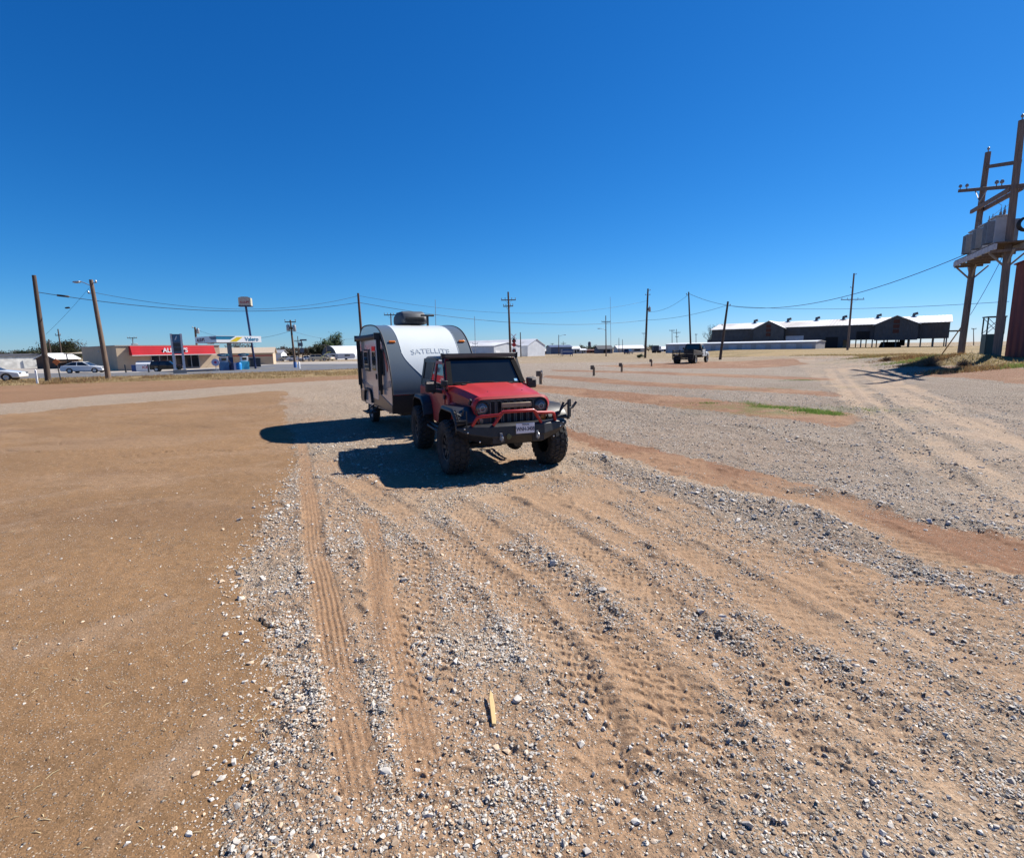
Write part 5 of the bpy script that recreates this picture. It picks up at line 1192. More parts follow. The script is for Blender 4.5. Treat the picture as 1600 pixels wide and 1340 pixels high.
# ------------------------------------------------------------------ utility poles
def upole(label, bx, Y, tx, ty, r=.14, wood=M_WOOD, arms=(), cans=(), pins=(), lamp=None, band=None, group='utility poles', name='utility_pole', by=None):
    """arms: (height fraction from top in m, length, azimuth); cans: (m from top, azimuth); pins: (m from top, azimuth)"""
    p = onground(bx, Y); q = at(tx, ty, Y)-p; H = q.length
    T = thing(name, label, 'utility pole' if name == 'utility_pole' else 'mast', p, 0, group)
    pts = [q*t for t in np.linspace(0, 1, 7)]
    b = MB(); b.tube([Vector((0, 0, -.3))]+pts[1:], [r*1.25-(r*.45)*t for t in np.linspace(0, 1, 7)], 12); b.build('shaft', wood, T, smooth=60)
    def pt(m): return q*(1-m/H)
    for (m, L, az) in arms:
        c = pt(m); d = Vector((math.sin(az), math.cos(az), 0))*L/2; off = Vector((-d.y, d.x, 0)).normalized()*(r+.05)
        if off.y > 0: off = -off
        b = MB(); b.bar(c+off-d, c+off+d, .10, .13); a = b.build('crossarm', wood, T)
        if L > 1.4:
            b = MB()
            b.bar(c+off*1.1-d*.5, c+off*1.1-Vector((0, 0, .55)), .03, .03); b.bar(c+off*1.1+d*.5, c+off*1.1-Vector((0, 0, .55)), .03, .03); b.build('brace', M_GRN, T)
        for t in (-.93, -.45, .45, .93):
            if L < 1.4 and abs(t) < .9: continue
            b = MB(); b.lathe([(.02, 0), (.02, .10), (.06, .12), (.065, .20), (.03, .26), (0, .26)], (0, 0, 0), 'z', 10); i_ = b.build('insulator', M_CER, a, smooth=40); i_.location = c+off+d*t+Vector((0, 0, .06))
    for (m, az) in cans:
        c = pt(m)+Vector((math.sin(az), math.cos(az), 0))*(r+.26)
        b = MB(); b.lathe([(0, -.40), (.20, -.40), (.22, -.36), (.22, .30), (.18, .40), (0, .42)], axis='z', n=16); t = b.build('transformer', M_GRN, T, smooth=40); t.location = c
        b = MB(); b.tube([(0, .05, .38), (0, .05, .62)], .04, 8); b.build('bushing', M_CER, t)
        b = MB(); b.box((-math.sin(az)*.2, -math.cos(az)*.2, 0), (.14, .14, .3)); b.build('bracket', M_BLK, t)
    for (m, az) in pins:
        c = pt(m); d = Vector((math.sin(az), math.cos(az), 0))
        b = MB(); b.bar(c, c+d*(r+.22), .05, .05); b.lathe([(.0, -.02), (.06, 0), (.07, .12), (.03, .2), (0, .2)], tuple(c+d*(r+.22)), 'z', 10); b.build('pin_insulator', M_CER, T)
    if lamp:
        m, L, az = lamp; c = pt(m); d = Vector((math.sin(az), math.cos(az), 0))
        b = MB(); b.tube([c, c+d*L*.5+Vector((0, 0, .28)), c+d*L*.8+Vector((0, 0, .42)), c+d*L+Vector((0, 0, .44))], .035, 8); a = b.build('lamp_arm', M_GRN, T, smooth=50)
        e = c+d*L+Vector((0, 0, .42)); b = MB(); b.prism([(-.1, -.05), (.35, -.09), (.62, -.02), (.45, .07), (-.1, .07)], 'y', -.13, .13); l_ = b.build('lamp_head', M_GRN, a, bevel=.03); l_.location = e; l_.rotation_euler = (0, 0, math.atan2(d.y, d.x))
    if band:
        m0, m1, mat = band; b = MB(); b.tube([q*(m0/H), q*(m1/H)], r*1.3+.03, 14); b.build('painted_band', mat, T, smooth=60)
    return T, p, p+q
W_ = -math.pi/2; E_ = math.pi/2
M_BROWNP = pbr('red_brown_pole', (.10, .055, .042), .9, 0, .3, 3, bump=.5, bscale=12, streak=(6, 6, .35))
upole('thick bare pole without crossarms at the far left behind a white stake', 70, 42.5, 53, 430, .17, M_WOODD)
upole('leaning brown pole with a lamp arm in front of the tan store wall', 165.5, 44, 142, 437, .17, M_WOOD, pins=((.25, E_), (1.1, W_)), lamp=(.55, 1.25, W_+.2))
upole('plain red brown pole rising behind the trailer awning', 568, 62, 559.5, 458, .15, M_BROWNP)
upole('pole with a wide crossarm and smaller braced arm above the red car', 798, 75, 794, 456, .15, M_WOOD, arms=((1.15, 2.1, E_), (2.0, 1.5, E_+.35)), cans=())
upole('tall dark pole with small transformer on the open gravel field', 1008, 94, 1012.5, 451, .17, M_WOODD, pins=((1.1, E_), (1.1, W_), (.3, E_)), cans=((3.6, E_),))
upole('plain tall pole standing behind the dark truck', 1080, 80, 1076, 456, .12, M_WOODD, pins=((.4, W_),))
upole('dark leaning pole planted before the storage row', 1125, 74, 1137.5, 471, .16, M_WOODD, pins=((3.3, W_), (.55, E_)))
upole('pale pole with low drooping crossarm in front of the old warehouse', 1323, 95, 1334.5, 427, .16, M_WOODL, arms=((4.6, 4.2, E_),), pins=((.2, E_), (2.5, W_)))
upole('thin pole shaped like a T far off between the low houses', 947, 115, 946.5, 493, .11, M_WOOD, arms=((1.4, 1.9, E_),), lamp=(3.2, 1.3, W_))
upole('pole with two transformers and a blue painted base by the highway', 460.5, 68, 453.5, 500, .13, M_WOOD, arms=((.25, 1.35, E_-.3),), cans=((1.05, E_-.2), (1.0, W_)), band=(0, .75, pbr('base_blue', (.05, .14, .36), .6)))
upole('short pole with one transformer rising behind the red store roof', 309.5, 84, 304.5, 511, .17, M_WOOD, cans=((.65, E_),), pins=((.1, W_),))
upole('thin dark pole leaning above the bare trees', 97, 92, 90.5, 514, .11, M_WOODD, arms=((1.1, .9, E_),))
upole('stubby dark pole left in the bare trees', 80, 92, 76, 530, .11, M_WOODD)
upole('T-topped pole behind the store roof', 209, 112, 207, 527, .08, M_WOODD, arms=((.15, 2.1, E_),))
upole('slender T-shaped pole behind the stacked sign boards', 467, 115, 465, 525, .09, M_WOODD, arms=((1.1, 1.5, E_),))
upole('thin pole with small arm seen just over the trailer roof', 613, 80, 610.5, 489, .10, M_WOOD, arms=((.3, 2.0, E_),))
upole('thin plain pole in front of the white barn', 814, 128, 813, 519, .13, M_WOODD)
for i, (lab, bx, Y, tx, ty, arms, lamp) in enumerate((
    ('street lamp pole left of the slate building', 873, 150, 873, 523, (), (.5, 1.6, E_)), ('tiny pole with round head over the slate building', 863, 200, 863, 536, ((.3, 1.2, E_),), None), ('tiny T pole behind the slate building roof', 881, 200, 880, 533, ((.9, 2.0, E_),), None),
    ('far thin pole just right of the mast', 967, 190, 967, 528, (), None), ('far pole beside another right of the mast', 973, 200, 972.5, 530, (), None), ('far flat topped pole left of the dark truck', 1050, 180, 1050, 515, ((.3, 2.0, E_),), None), ('far double armed pole left of the dark truck', 1058, 175, 1057, 514, ((1.2, 2.4, E_), (2.6, 1.0, E_)), None),
    ('far thin pole above the storage row roof', 1087, 195, 1087.5, 521, ((.4, .9, E_),), None), ('far pole on the open field left of the green cabinet', 1519, 160, 1521, 513, ((.2, 1.5, E_),), None), ('far pole seen under the canopy edge', 389, 140, 388, 538, (), None), ('far pole left over the low house', 405, 150, 404, 545, (), None), ('far T pole right of the brown trees', 511, 130, 509, 539, ((.2, 1.4, E_),), None), ('far thin pole left of the brown trees', 428, 150, 427, 545, (), None))):
    upole(lab, bx, Y, tx, ty, .10, M_WOODD, arms=arms, lamp=lamp, group='far poles along the horizon')
upole('very tall hair thin radio mast beyond the low houses', 954.5, 170, 953.5, 464, .055, M_GRN, group='radio masts', name='radio_mast')
upole('thin mast with short ladder of bars right of the trailer', 743, 120, 741.5, 494, .06, M_GRN, arms=((6.2, 1.3, E_), (6.9, 1.2, E_+.3)), group='radio masts', name='radio_mast')
upole('whip mast rising behind the trailer roof antenna', 682, 90, 680, 468, .045, M_GRN, group='radio masts', name='radio_mast')
upole('thin mast far off behind the pole with transformer', 1007, 200, 1006, 520, .05, M_GRN, arms=((.2, 1.6, E_),), group='radio masts', name='radio_mast')

# ------------------------------------------------------------------ wires
def wire(label, a, c, sag, r=.022, name='overhead_wire'):
    a = at(*a); c = at(*c); pts = [a.lerp(c, t)-Vector((0, 0, sag*4*t*(1-t))) for t in np.linspace(0, 1, 33)]
    b = MB(); b.tube(pts, r, 6); return tag(b.build(name, M_WIRE, smooth=60), label, 'wire', 'overhead wires')
wire('lower wire from the thick left pole to the plain red brown pole', (56, 456, 42.5), (560, 472.5, 62), 1.25, .024)
wire('upper wire from the lamp pole to the plain red brown pole', (147, 457, 44), (560, 462, 62), 1.45, .016)
wire('lower wire dipping from the red brown pole toward the gravel field', (560, 472.5, 62), (1011, 500, 94), 1.55, .024)
wire('faint upper wire from the red brown pole to the field pole', (560, 462, 62), (1011, 470, 94), 2.1, .014)
wire('wire from the field pole down to the leaning dark pole', (1011, 500, 94), (1136, 477, 74), .45, .022)
wire('wire swooping up from the field pole to the plain tall pole', (1013, 487, 94), (1077, 459, 80), .75, .02)
wire('long wire sagging from the plain tall pole to the transformer platform', (1077, 459, 80), (1512, 396, 40), 3.0, .026)
wire('level wire from the leaning dark pole to the red building', (1138, 477.5, 74), (1577, 471, 38), .5, .016)
wire('faint wire between the store pole and the two transformer pole', (305, 514, 84), (454, 517, 68), 1.3, .016)
wire('faint wire from the two transformer pole to the right', (456, 517, 68), (562, 527, 90), .7, .014)
a = at(88, 461.2, 43.5); c = at(109, 463.6, 44); b = MB(); b.tube([a, a.lerp(c, .08), a.lerp(c, .92), c], [.03, .085, .085, .03], 10); tag(b.build('splice_case', M_BLK, smooth=50), 'black splice case hanging on the wire near the left pole', 'splice case')
a = at(105.5, 481, 44); b = MB(); b.box((0, 0, 0), (.34, .12, .10)); b.cyl((-.12, 0, 0), (.14, 0, .02), .07); tag(b.build('guy_strain_insulator', M_BLK, loc=a), 'small dark insulator on the thin guy wire by the left pole', 'insulator')
wire('thin guy wire slanting between the two left poles', (140, 449, 44), (72, 522, 42.5), .1, .008, 'guy_wire')

# ------------------------------------------------------------------ double-pole transformer structure
def h_structure():
    L0 = onground(1500, 40); L0.z = .70; R0 = onground(1557, 33.7); R0.z = .45
    LT = at(1544, 238, 40); RT = at(1597, 188, 33.7)
    T = thing('transformer_structure', 'double wooden pole frame carrying three grey transformers on a platform', 'transformer frame', L0)
    def rel(v): return v-L0
    for p0, p1 in ((L0, LT), (R0, RT)):
        b = MB(); p0 = p0-Vector((0, 0, .5)); b.tube([rel(p0.lerp(p1, t)) for t in np.linspace(0, 1, 7)], [.235-.06*t for t in np.linspace(0, 1, 7)], 14); b.build('pole', M_WOODL, T, smooth=60)
        b = MB(); b.lathe([(.03, 0), (.03, .15), (.08, .2), (.08, .3), (0, .38)], tuple(rel(p1)), 'z', 10); b.build('pin_insulator', M_CER, T)
    def P(px, py, Y): return rel(at(px, py, Y))
    b = MB(); b.bar(P(1541, 261, 40), P(1594, 253, 33.7), .16, .24); b.build('tie_beam', M_WOOD, T)
    a, c = P(1533, 295.5, 39.7), P(1592, 290.5, 33.4); d = (a-c).normalized()
    b = MB(); b.bar(a+d*5.6, c-d*1.6, .16, .24); ca = b.build('crossarm', M_WOOD, T)
    for t in (5.4, 3.6, -3.2, -4.2, -6.6):
        b = MB(); b.lathe([(.03, 0), (.03, .12), (.11, .16), (.12, .26), (.06, .36), (0, .38)], tuple(a+d*t+Vector((0, 0, .12))), 'z', 12); b.build('insulator', M_CER, ca, smooth=40)
    for sg in (1, -1):
        b = MB(); b.bar(a+d*1.5*sg, a-Vector((0, 0, .9)), .05, .05); b.build('brace', M_GRN, T)
    n = Vector((d.y, -d.x, 0)); n = n if n.y < 0 else -n
    a2, c2 = P(1531, 327, 40), P(1588, 294.5, 33.7)
    for o in (.30, -.30):
        b = MB(); b.bar(a2+(a2-c2).normalized()*.9+n*o, c2+n*o, .14, .26); bm_ = b.build('double_beam', M_WOODL, T)
    for t in (.05, .35, .6):
        b = MB(); b.lathe([(.03, 0), (.03, .10), (.11, .14), (.11, .24), (0, .34)], tuple(a2.lerp(c2, t)+n*.3+Vector((0, 0, .13))), 'z', 12); b.build('insulator', M_CER, bm_, smooth=40)
    # platform along the line of the poles
    pa, pc = P(1512, 412, 40), P(1571, 386, 33.7); pd = (pc-pa).normalized(); pd.z = 0
    zt = (pa.z+pc.z)/2; pa.z = pc.z = zt; pa = pa-pd*.2; pc = pc+pd*.9
    for o in (.75, -.75):
        b = MB(); b.bar(pa+n*o, pc+n*o, .14, .36); b.build('platform_beam', pbr('platform_grey', (.44, .45, .47), .8, 0, .2, 3), T)
    b = MB(); b.bar(pa+Vector((0, 0, .22)), pc+Vector((0, 0, .22)), 1.5, .08); b.build('platform_deck', M_WOOD, T)
    for t in np.linspace(.06, .94, 6):
        e = pa.lerp(pc, t)-Vector((0, 0, .24)); b = MB(); b.bar(e+n*.85, e-n*.85, .14, .16); b.build('joist', M_WOODL, T)
    for (o, c0) in ((1, rel(L0.lerp(LT, .40))), (1, rel(R0.lerp(RT, .42)))):
        for sg in (1, -1):
            b = MB(); base = Vector((c0.x, c0.y, zt-1.25)); b.bar(base, base+n*.95*sg+Vector((0, 0, 1.0)), .10, .10); b.build('knee_brace', pbr('brace_wood', (.28, .25, .22), .8), T)
            b = MB(); b.bar(base+Vector((0, 0, .1)), base+pd*.9*sg+Vector((0, 0, 1.05)), .10, .10); b.build('knee_brace', pbr('brace_wood', (.28, .25, .22), .8), T)
    # three transformers with cooling fins
    tm = pbr('transformer_grey', (.40, .41, .43), .5, 0, .12, 2)
    rz = math.atan2(pd.y, pd.x)
    for t, k in ((.24, 1.0), (.49, 1.0), (.74, 1.05)):
        e = pa.lerp(pc, t)+Vector((0, 0, .27))
        b = MB(); b.box((0, 0, .85*k), (.98, .85, 1.7*k)); tr = b.build('transformer', tm, T, bevel=.04); tr.location = e; tr.rotation_euler = (0, 0, rz)
        b = MB(); b.box((0, 0, 1.74*k), (1.1, 1.0, .09)); b.build('lid', tm, tr, bevel=.02)
        for sg in (1, -1):
            b = MB()
            for i in range(4): b.box((-.36+i*.24, sg*.60, .85*k), (.07, .36, 1.3*k))
            b.build('cooling_fins', pbr('fin_grey', (.20, .21, .23), .5), tr)
        for x in (-.32, .32):
            b = MB(); b.lathe([(.05, 0), (.09, .06), (.06, .12), (.09, .18), (.06, .24), (.08, .30), (.03, .36), (.02, .6), (0, .62)], (x, 0, 1.78*k), 'z', 12); b.build('bushing', M_CER, tr, smooth=40)
    # coil of black cable hung past the right pole
    cc = P(1603, 350, 33.2); b = MB()
    for k, rr_ in ((-.10, .36), (.0, .42), (.10, .39), (.2, .34)):
        b.tube([cc+pd*k+n*(rr_*math.cos(t))+Vector((0, 0, rr_*math.sin(t))) for t in np.linspace(0, 2*math.pi, 25)], .045, 8)
    b.build('cable_coil', M_BLK, T, smooth=60)
    # jumper leads
    for p, q in ((a+d*1.7, pa.lerp(pc, .24)+Vector((0, 0, 2.5))), (a2.lerp(c2, .35)+n*.3, pa.lerp(pc, .49)+Vector((0, 0, 2.5))), (a2.lerp(c2, .6)+n*.3, pa.lerp(pc, .74)+Vector((0, 0, 2.6)))):
        b = MB(); m = p.lerp(q, .5)+n*.4; b.tube([p, p.lerp(m, .5)+n*.15, m, m.lerp(q, .5), q], .012, 5); b.build('lead', M_WIRE, T)
h_structure()
wire('thin guy wire dropping from the transformer platform', (1566, 402, 34), (1516, 492, 38), .15, .016, 'guy_wire')
T = thing('guy_guard', 'rusty yellow guard sleeve on the guy wire beside the left frame pole', 'guy guard', gnd(1470, 556))
g0 = Vector(T.location); b = MB(); b.tube([Vector((0, 0, 0)), at(1502, 511, g0.y-.5)-g0], .045, 8); b.build('sleeve', pbr('rust_yellow', (.40, .20, .06), .7), T, smooth=60)

# ------------------------------------------------------------------ hook-up posts on the gravel pads
for i, (px, py, lab) in enumerate(((845, 600, 'nearest brown hookup post with a meter box beside the red car mirror'), (928, 587, 'second brown hookup post with box between the gravel pads'), (971.5, 581, 'third small hookup post along the red dirt strips'), (1018, 572, 'farthest hookup post near the dark truck'))):
    p = gnd(px, py); T = thing('hookup_post', lab, 'post', p, -.3, 'hookup posts on the gravel pads')
    hgt = .62 if i < 2 else .60
    b = MB(); b.box((0, 0, hgt*.5-.05), (.16, .12, hgt+.1)); b.build('post', pbr('post_brown', (.24, .17, .11), .9, 0, .25, 8), T, bevel=.01)
    b = MB(); b.box((-.10, -.10, hgt-.02), (.26, .16, .30)); bx = b.build('meter_box', pbr('box_brown', (.12, .09, .07), .6), T, bevel=.012)
    b = MB(); b.box((-.12, -.185, hgt-.02), (.17, .02, .2)); b.build('cover', pbr('box_cover', (.11, .085, .065), .5), bx)
    if i == 0:
        b = MB(); b.lathe([(0, -.05), (.05, -.05), (.06, 0), (.05, .05), (0, .05)], (.06, -.06, hgt+.10), 'z', 10); b.build('cap', M_GRN, T, smooth=40)
        b = MB(); b.tube([(.08, -.05, .3), (.12, -.08, .55), (.09, -.07, .78)], .02, 6); b.build('conduit', M_GRN, T)

# ------------------------------------------------------------------ old flatbed truck
def flatbed():
    T = thing('flatbed_truck', 'dark old flatbed truck with slatted tail boards parked on red dirt', 'truck', gnd(1068, 568), math.atan2(.80, .60)); T.scale = (1.08, 1.12, 1.05)
    T.location.z = gzf(T.location.x, T.location.y)
    dk = pbr('rusty_black', (.022, .019, .017), .7, 0, .4, 3); lt = pbr('truck_pale', (.42, .45, .47), .35)
    b = MB(); b.box((1.4, 0, .98), (3.4, 2.2, .14)); bed = b.build('bed', dk, T)
    for k in range(5):
        b = MB(); b.box((-.32, 0, .68+k*.17), (.06, 2.2, .11)); b.build('tail_board', dk, bed)
    for y in (-1.05, -.35, .35, 1.05):
        b = MB(); b.box((-.27, y, 1.05), (.06, .09, .95)); b.build('stake', dk, bed)
    for sy in (-1, 1):
        b = MB(); b.bar((-.3, sy*1.07, 1.45), (2.2, sy*1.07, 1.30), .05, .09); b.bar((-.3, sy*1.07, 1.22), (3.0, sy*1.07, 1.15), .05, .09); b.build('side_rail', pbr('grey_rail', (.15, .13, .11), .7), bed)
    b = MB(); b.box((-.36, .62, .98), (.03, .30, .13)); b.build('number_plate', pbr('plate_pale', (.40, .36, .30), .5), bed)
    b = MB(); b.box((-.34, 0, .50), (.16, 2.1, .14)); b.build('rear_bumper', dk, T)
    # cab and nose
    b = MB(); secs = []
    for z, x0, x1, hw in ((.75, 2.9, 4.5, .95), (1.45, 2.9, 4.5, .95), (2.10, 3.0, 4.05, .78), (2.18, 3.1, 3.95, .7)): secs.append([(x0, -hw, z), (x1, -hw, z), (x1, hw, z), (x0, hw, z)])
    b.loft(secs); cab = b.build('cab', dk, T, bevel=.05)
    b = MB(); b.box((2.93, 0, 1.78), (.05, 1.35, .46), ry=.15); b.build('rear_window', M_GLS, cab)
    for sy in (-1, 1):
        b = MB(); b.box((3.62, sy*.88, 1.76), (.7, .05, .42), rx=.27*sy); b.build('side_window', M_GLS2, cab)
        b = MB(); b.box((3.65, sy*.965, 1.12), (.95, .04, .75)); b.build('door', lt, cab, bevel=.02)
        b = MB(); b.box((3.0, sy*1.02, 1.62), (.10, .14, .24)); b.build('mirror', M_BLK, cab)
        b = MB(); b.prism([(4.2, .7), (4.4, 1.15), (5.0, 1.25), (5.5, 1.1), (5.65, .7), (5.4, .7), (5.2, .95), (4.7, .95), (4.5, .7)], 'y', sy*.62, sy*1.0); b.build('front_fender', lt, T, bevel=.02)
    b = MB(); b.box((5.0, 0, 1.15), (1.1, 1.3, .6)); b.build('bonnet', lt, T, bevel=.08)
    b = MB(); b.box((2.6, 0, .68), (5.6, .9, .18)); b.build('chassis', dk, T)
    for x, ys in ((.55, (-1.0, -.72, .72, 1.0)), (4.95, (-.88, .88))):
        for y in ys:
            b = MB(); b.lathe([(.22, -.12), (.40, -.13), (.43, -.08), (.43, .08), (.40, .13), (.22, .12)], (x, y, .43), 'y', 24); w = b.build('wheel', M_RUB, T, smooth=35)
            s_ = 1 if y > 0 else -1; b = MB(); b.lathe([(.23, .10*s_), (.16, .04*s_), (.08, .09*s_), (0, .09*s_)], (x, y, .43), 'y', 18); b.build('rim', M_GRN, w, smooth=30)
flatbed()

# ------------------------------------------------------------------ railway gate
T = thing('crossing_gate', 'striped red and white railway crossing gate raised upright with round lamps', 'crossing gate', onground(803, 70), .2)
b = MB(); b.tube([(0, 0, 0), (0, 0, 3.3)], .06, 10); b.build('mast', M_WHT, T, smooth=60)
b = MB(); b.box((.05, .15, 1.15), (.32, .34, .5)); b.build('mechanism', M_GRN, T, bevel=.03)
b = MB(); b.bar((.10, -.12, 1.2), (.10, -.12, 3.9), .14, .04); ga = b.build('gate_arm', M_WHT, T)
for z in (1.6, 2.2, 2.8, 3.4):
    b = MB(); b.bar((.10, -.145, z-.15), (.10, -.145, z+.15), .16, .03); b.build('red_band', pbr('gate_red', (.55, .03, .03), .5), ga)
for z, c in ((2.55, (.55, .03, .03)), (3.05, (.30, .02, .02)), (1.75, (.05, .05, .05))):
    b = MB(); b.lathe([(0, -.04), (.27, -.04), (.27, .0), (0, 0)], axis='y', n=24); d = b.build('lamp_backing', pbr('gate_red', (.55, .03, .03), .5) if z == 2.55 else M_BLK, T); d.location = (0, -.18, z)
    b = MB(); b.lathe([(0, -.10), (.10, -.09), (.12, -.05), (0, -.04)], axis='y', n=18); b.build('lens', pbr('lens_red', (.30, .01, .01), .15), d)
for sg in (-1, 1):
    b = MB(); b.box((0, -.10, 3.62), (.11, .03, 1.0), ry=sg*.8); b.build('crossbuck', M_WHT, T)
b = MB(); b.lathe([(0, 0), (.15, .02), (.13, .12), (0, .17)], (0, 0, 3.3), 'z', 14); b.build('bell', M_BLK, T, smooth=40)

# ------------------------------------------------------------------ small roadside things
p = gnd(58.5, 599); b = MB(); b.prism([(-.07, 0), (.07, 0), (.07, .95), (0, 1.05), (-.07, .95)], 'y', -.02, .02); tag(b.build('marker_stake', M_WHT, loc=p), 'thin white marker stake in the dry grass beside the thick left pole', 'marker')
p = onground(90, 41); T = thing('warning_sign', 'orange diamond warning sign on a dark post in dry grass', 'sign', p, .1)
b = MB(); b.bar((0, 0, 0), (-.12, 0, 1.7), .06, .05); b.build('post', M_BLK, T)
b = MB(); b.box((-.12, -.04, 1.55), (.40, .02, .40), ry=math.pi/4); b.build('sign_plate', pbr('sign_orange', (.60, .16, .03), .5), T)
p = gnd(468, 576); b = MB(); b.lathe([(0, 0), (.10, 0), (.10, .75), (.06, .85), (0, .87)], axis='z', n=12); tag(b.build('marker_post', M_WHT, smooth=40, loc=p), 'short white marker post on the highway median', 'marker')
# planed splinter of wood lying among the stones
p = gnd(769, 1110); T = thing('wood_stake', 'pale pointed wooden stake lying in the gravel', 'stake', p+Vector((0, 0, .018)), 0)
b = MB(); b.prism([(-.012, -.13), (.011, -.13), (.014, .03), (.010, .10), (-.002, .13), (-.014, .06)], 'z', 0, .014); b.build('stake', pbr('new_wood', (.52, .36, .16), .7, 0, .15, 20, streak=(30, 3, 30)), T, bevel=.003); T.rotation_euler = (.06, .05, .12)

# ------------------------------------------------------------------ trees
def tree(label, px, Y, H, spread, leaf, bare=.0, nleaf=2600, trunk_h=.3, group='trees', seed=1, clumps=16, lsz=.16, name='tree'):
    rg = random.Random(seed); p = onground(px, Y); T = thing(name, label, 'tree', p, rg.uniform(0, 6), group)
    b = MB(); tips = []
    b.tube([(0, 0, -.2), (rg.uniform(-.1, .1), 0, H*trunk_h*.6), (0, 0, H*trunk_h)], [H*.035, H*.028, H*.024], 8)
    for k in range(clumps):
        a = rg.uniform(0, 6.28); rr_ = spread*math.sqrt(rg.random())*.9; z = H*(trunk_h+(1-trunk_h)*rg.uniform(.15, .95)*(1-.35*(rr_/spread)**2))
        e = Vector((math.cos(a)*rr_, math.sin(a)*rr_, z)); s = Vector((0, 0, H*trunk_h*rg.uniform(.6, 1)))
        m = s.lerp(e, .5)+Vector((rg.uniform(-.2, .2)*spread*.5, rg.uniform(-.2, .2)*spread*.5, H*.04)); b.tube([s, m, e], [H*.013, H*.008, H*.003], 5); tips.append(e)
        for j in range(5 if bare else 2):
            q = m.lerp(e, rg.uniform(.1, 1)); t2 = q+Vector((rg.gauss(0, .2)*spread, rg.gauss(0, .2)*spread, rg.uniform(.02, .2)*H)); b.tube([q, t2], [H*.005, H*.0015], 4)
            if bare:
                for jj in range(3):
                    q2 = q.lerp(t2, rg.uniform(.3, 1)); b.tube([q2, q2+Vector((rg.gauss(0, .1)*spread, rg.gauss(0, .1)*spread, rg.uniform(.0, .12)*H))], [H*.003, H*.001], 3)
    b.build('trunk', pbr('bark', (.075, .055, .042), .9, 0, .3, 6), T)
    if nleaf:
        V = []; F = []; Cc = []
        for i in range(nleaf):
            e = rg.choice(tips); q = e+Vector((rg.gauss(0, .20)*spread, rg.gauss(0, .20)*spread, rg.gauss(0, .085)*H)); q.z = max(q.z, H*.12)
            u = Vector((rg.gauss(0, 1), rg.gauss(0, 1), rg.gauss(0, 1))).normalized(); w = u.orthogonal().normalized(); s = lsz*rg.uniform(.5, 1.4)
            o = len(V); V += [q-u*s, q+w*s*.45, q+u*s, q-w*s*.45]; F.append((o, o+1, o+2, o+3)); c = rg.uniform(.6, 1.35); Cc += [(leaf[0]*c, leaf[1]*c, leaf[2]*c, 1)]*4
        if 'leaf' not in MATS:
            m = bpy.data.materials.new('leaf'); m.use_nodes = True; a = m.node_tree.nodes.new('ShaderNodeAttribute'); a.attribute_name = 'Col'; m.node_tree.links.new(a.outputs['Color'], m.node_tree.nodes['Principled BSDF'].inputs['Base Color']); m.node_tree.nodes['Principled BSDF'].inputs['Roughness'].default_value = .7; MATS['leaf'] = m; tl_ = m.node_tree.nodes.new('ShaderNodeBsdfTranslucent'); ms_ = m.node_tree.nodes.new('ShaderNodeMixShader'); ms_.inputs[0].default_value = .4; m.node_tree.links.new(a.outputs['Color'], tl_.inputs[0]); m.node_tree.links.new(m.node_tree.nodes['Principled BSDF'].outputs[0], ms_.inputs[1]); m.node_tree.links.new(tl_.outputs[0], ms_.inputs[2]); m.node_tree.links.new(ms_.outputs[0], m.node_tree.nodes['Material Output'].inputs[0])
        o = big_mesh('crown', np.array([tuple(v) for v in V]), np.array(F), [MATS['leaf']], [('Col', 'FLOAT_COLOR', np.array(Cc))], smooth=False); o.parent = T
    return T
DKG = (.035, .045, .022); OLV = (.055, .060, .030); BRNL = (.060, .042, .030); MIDG = (.045, .075, .028)
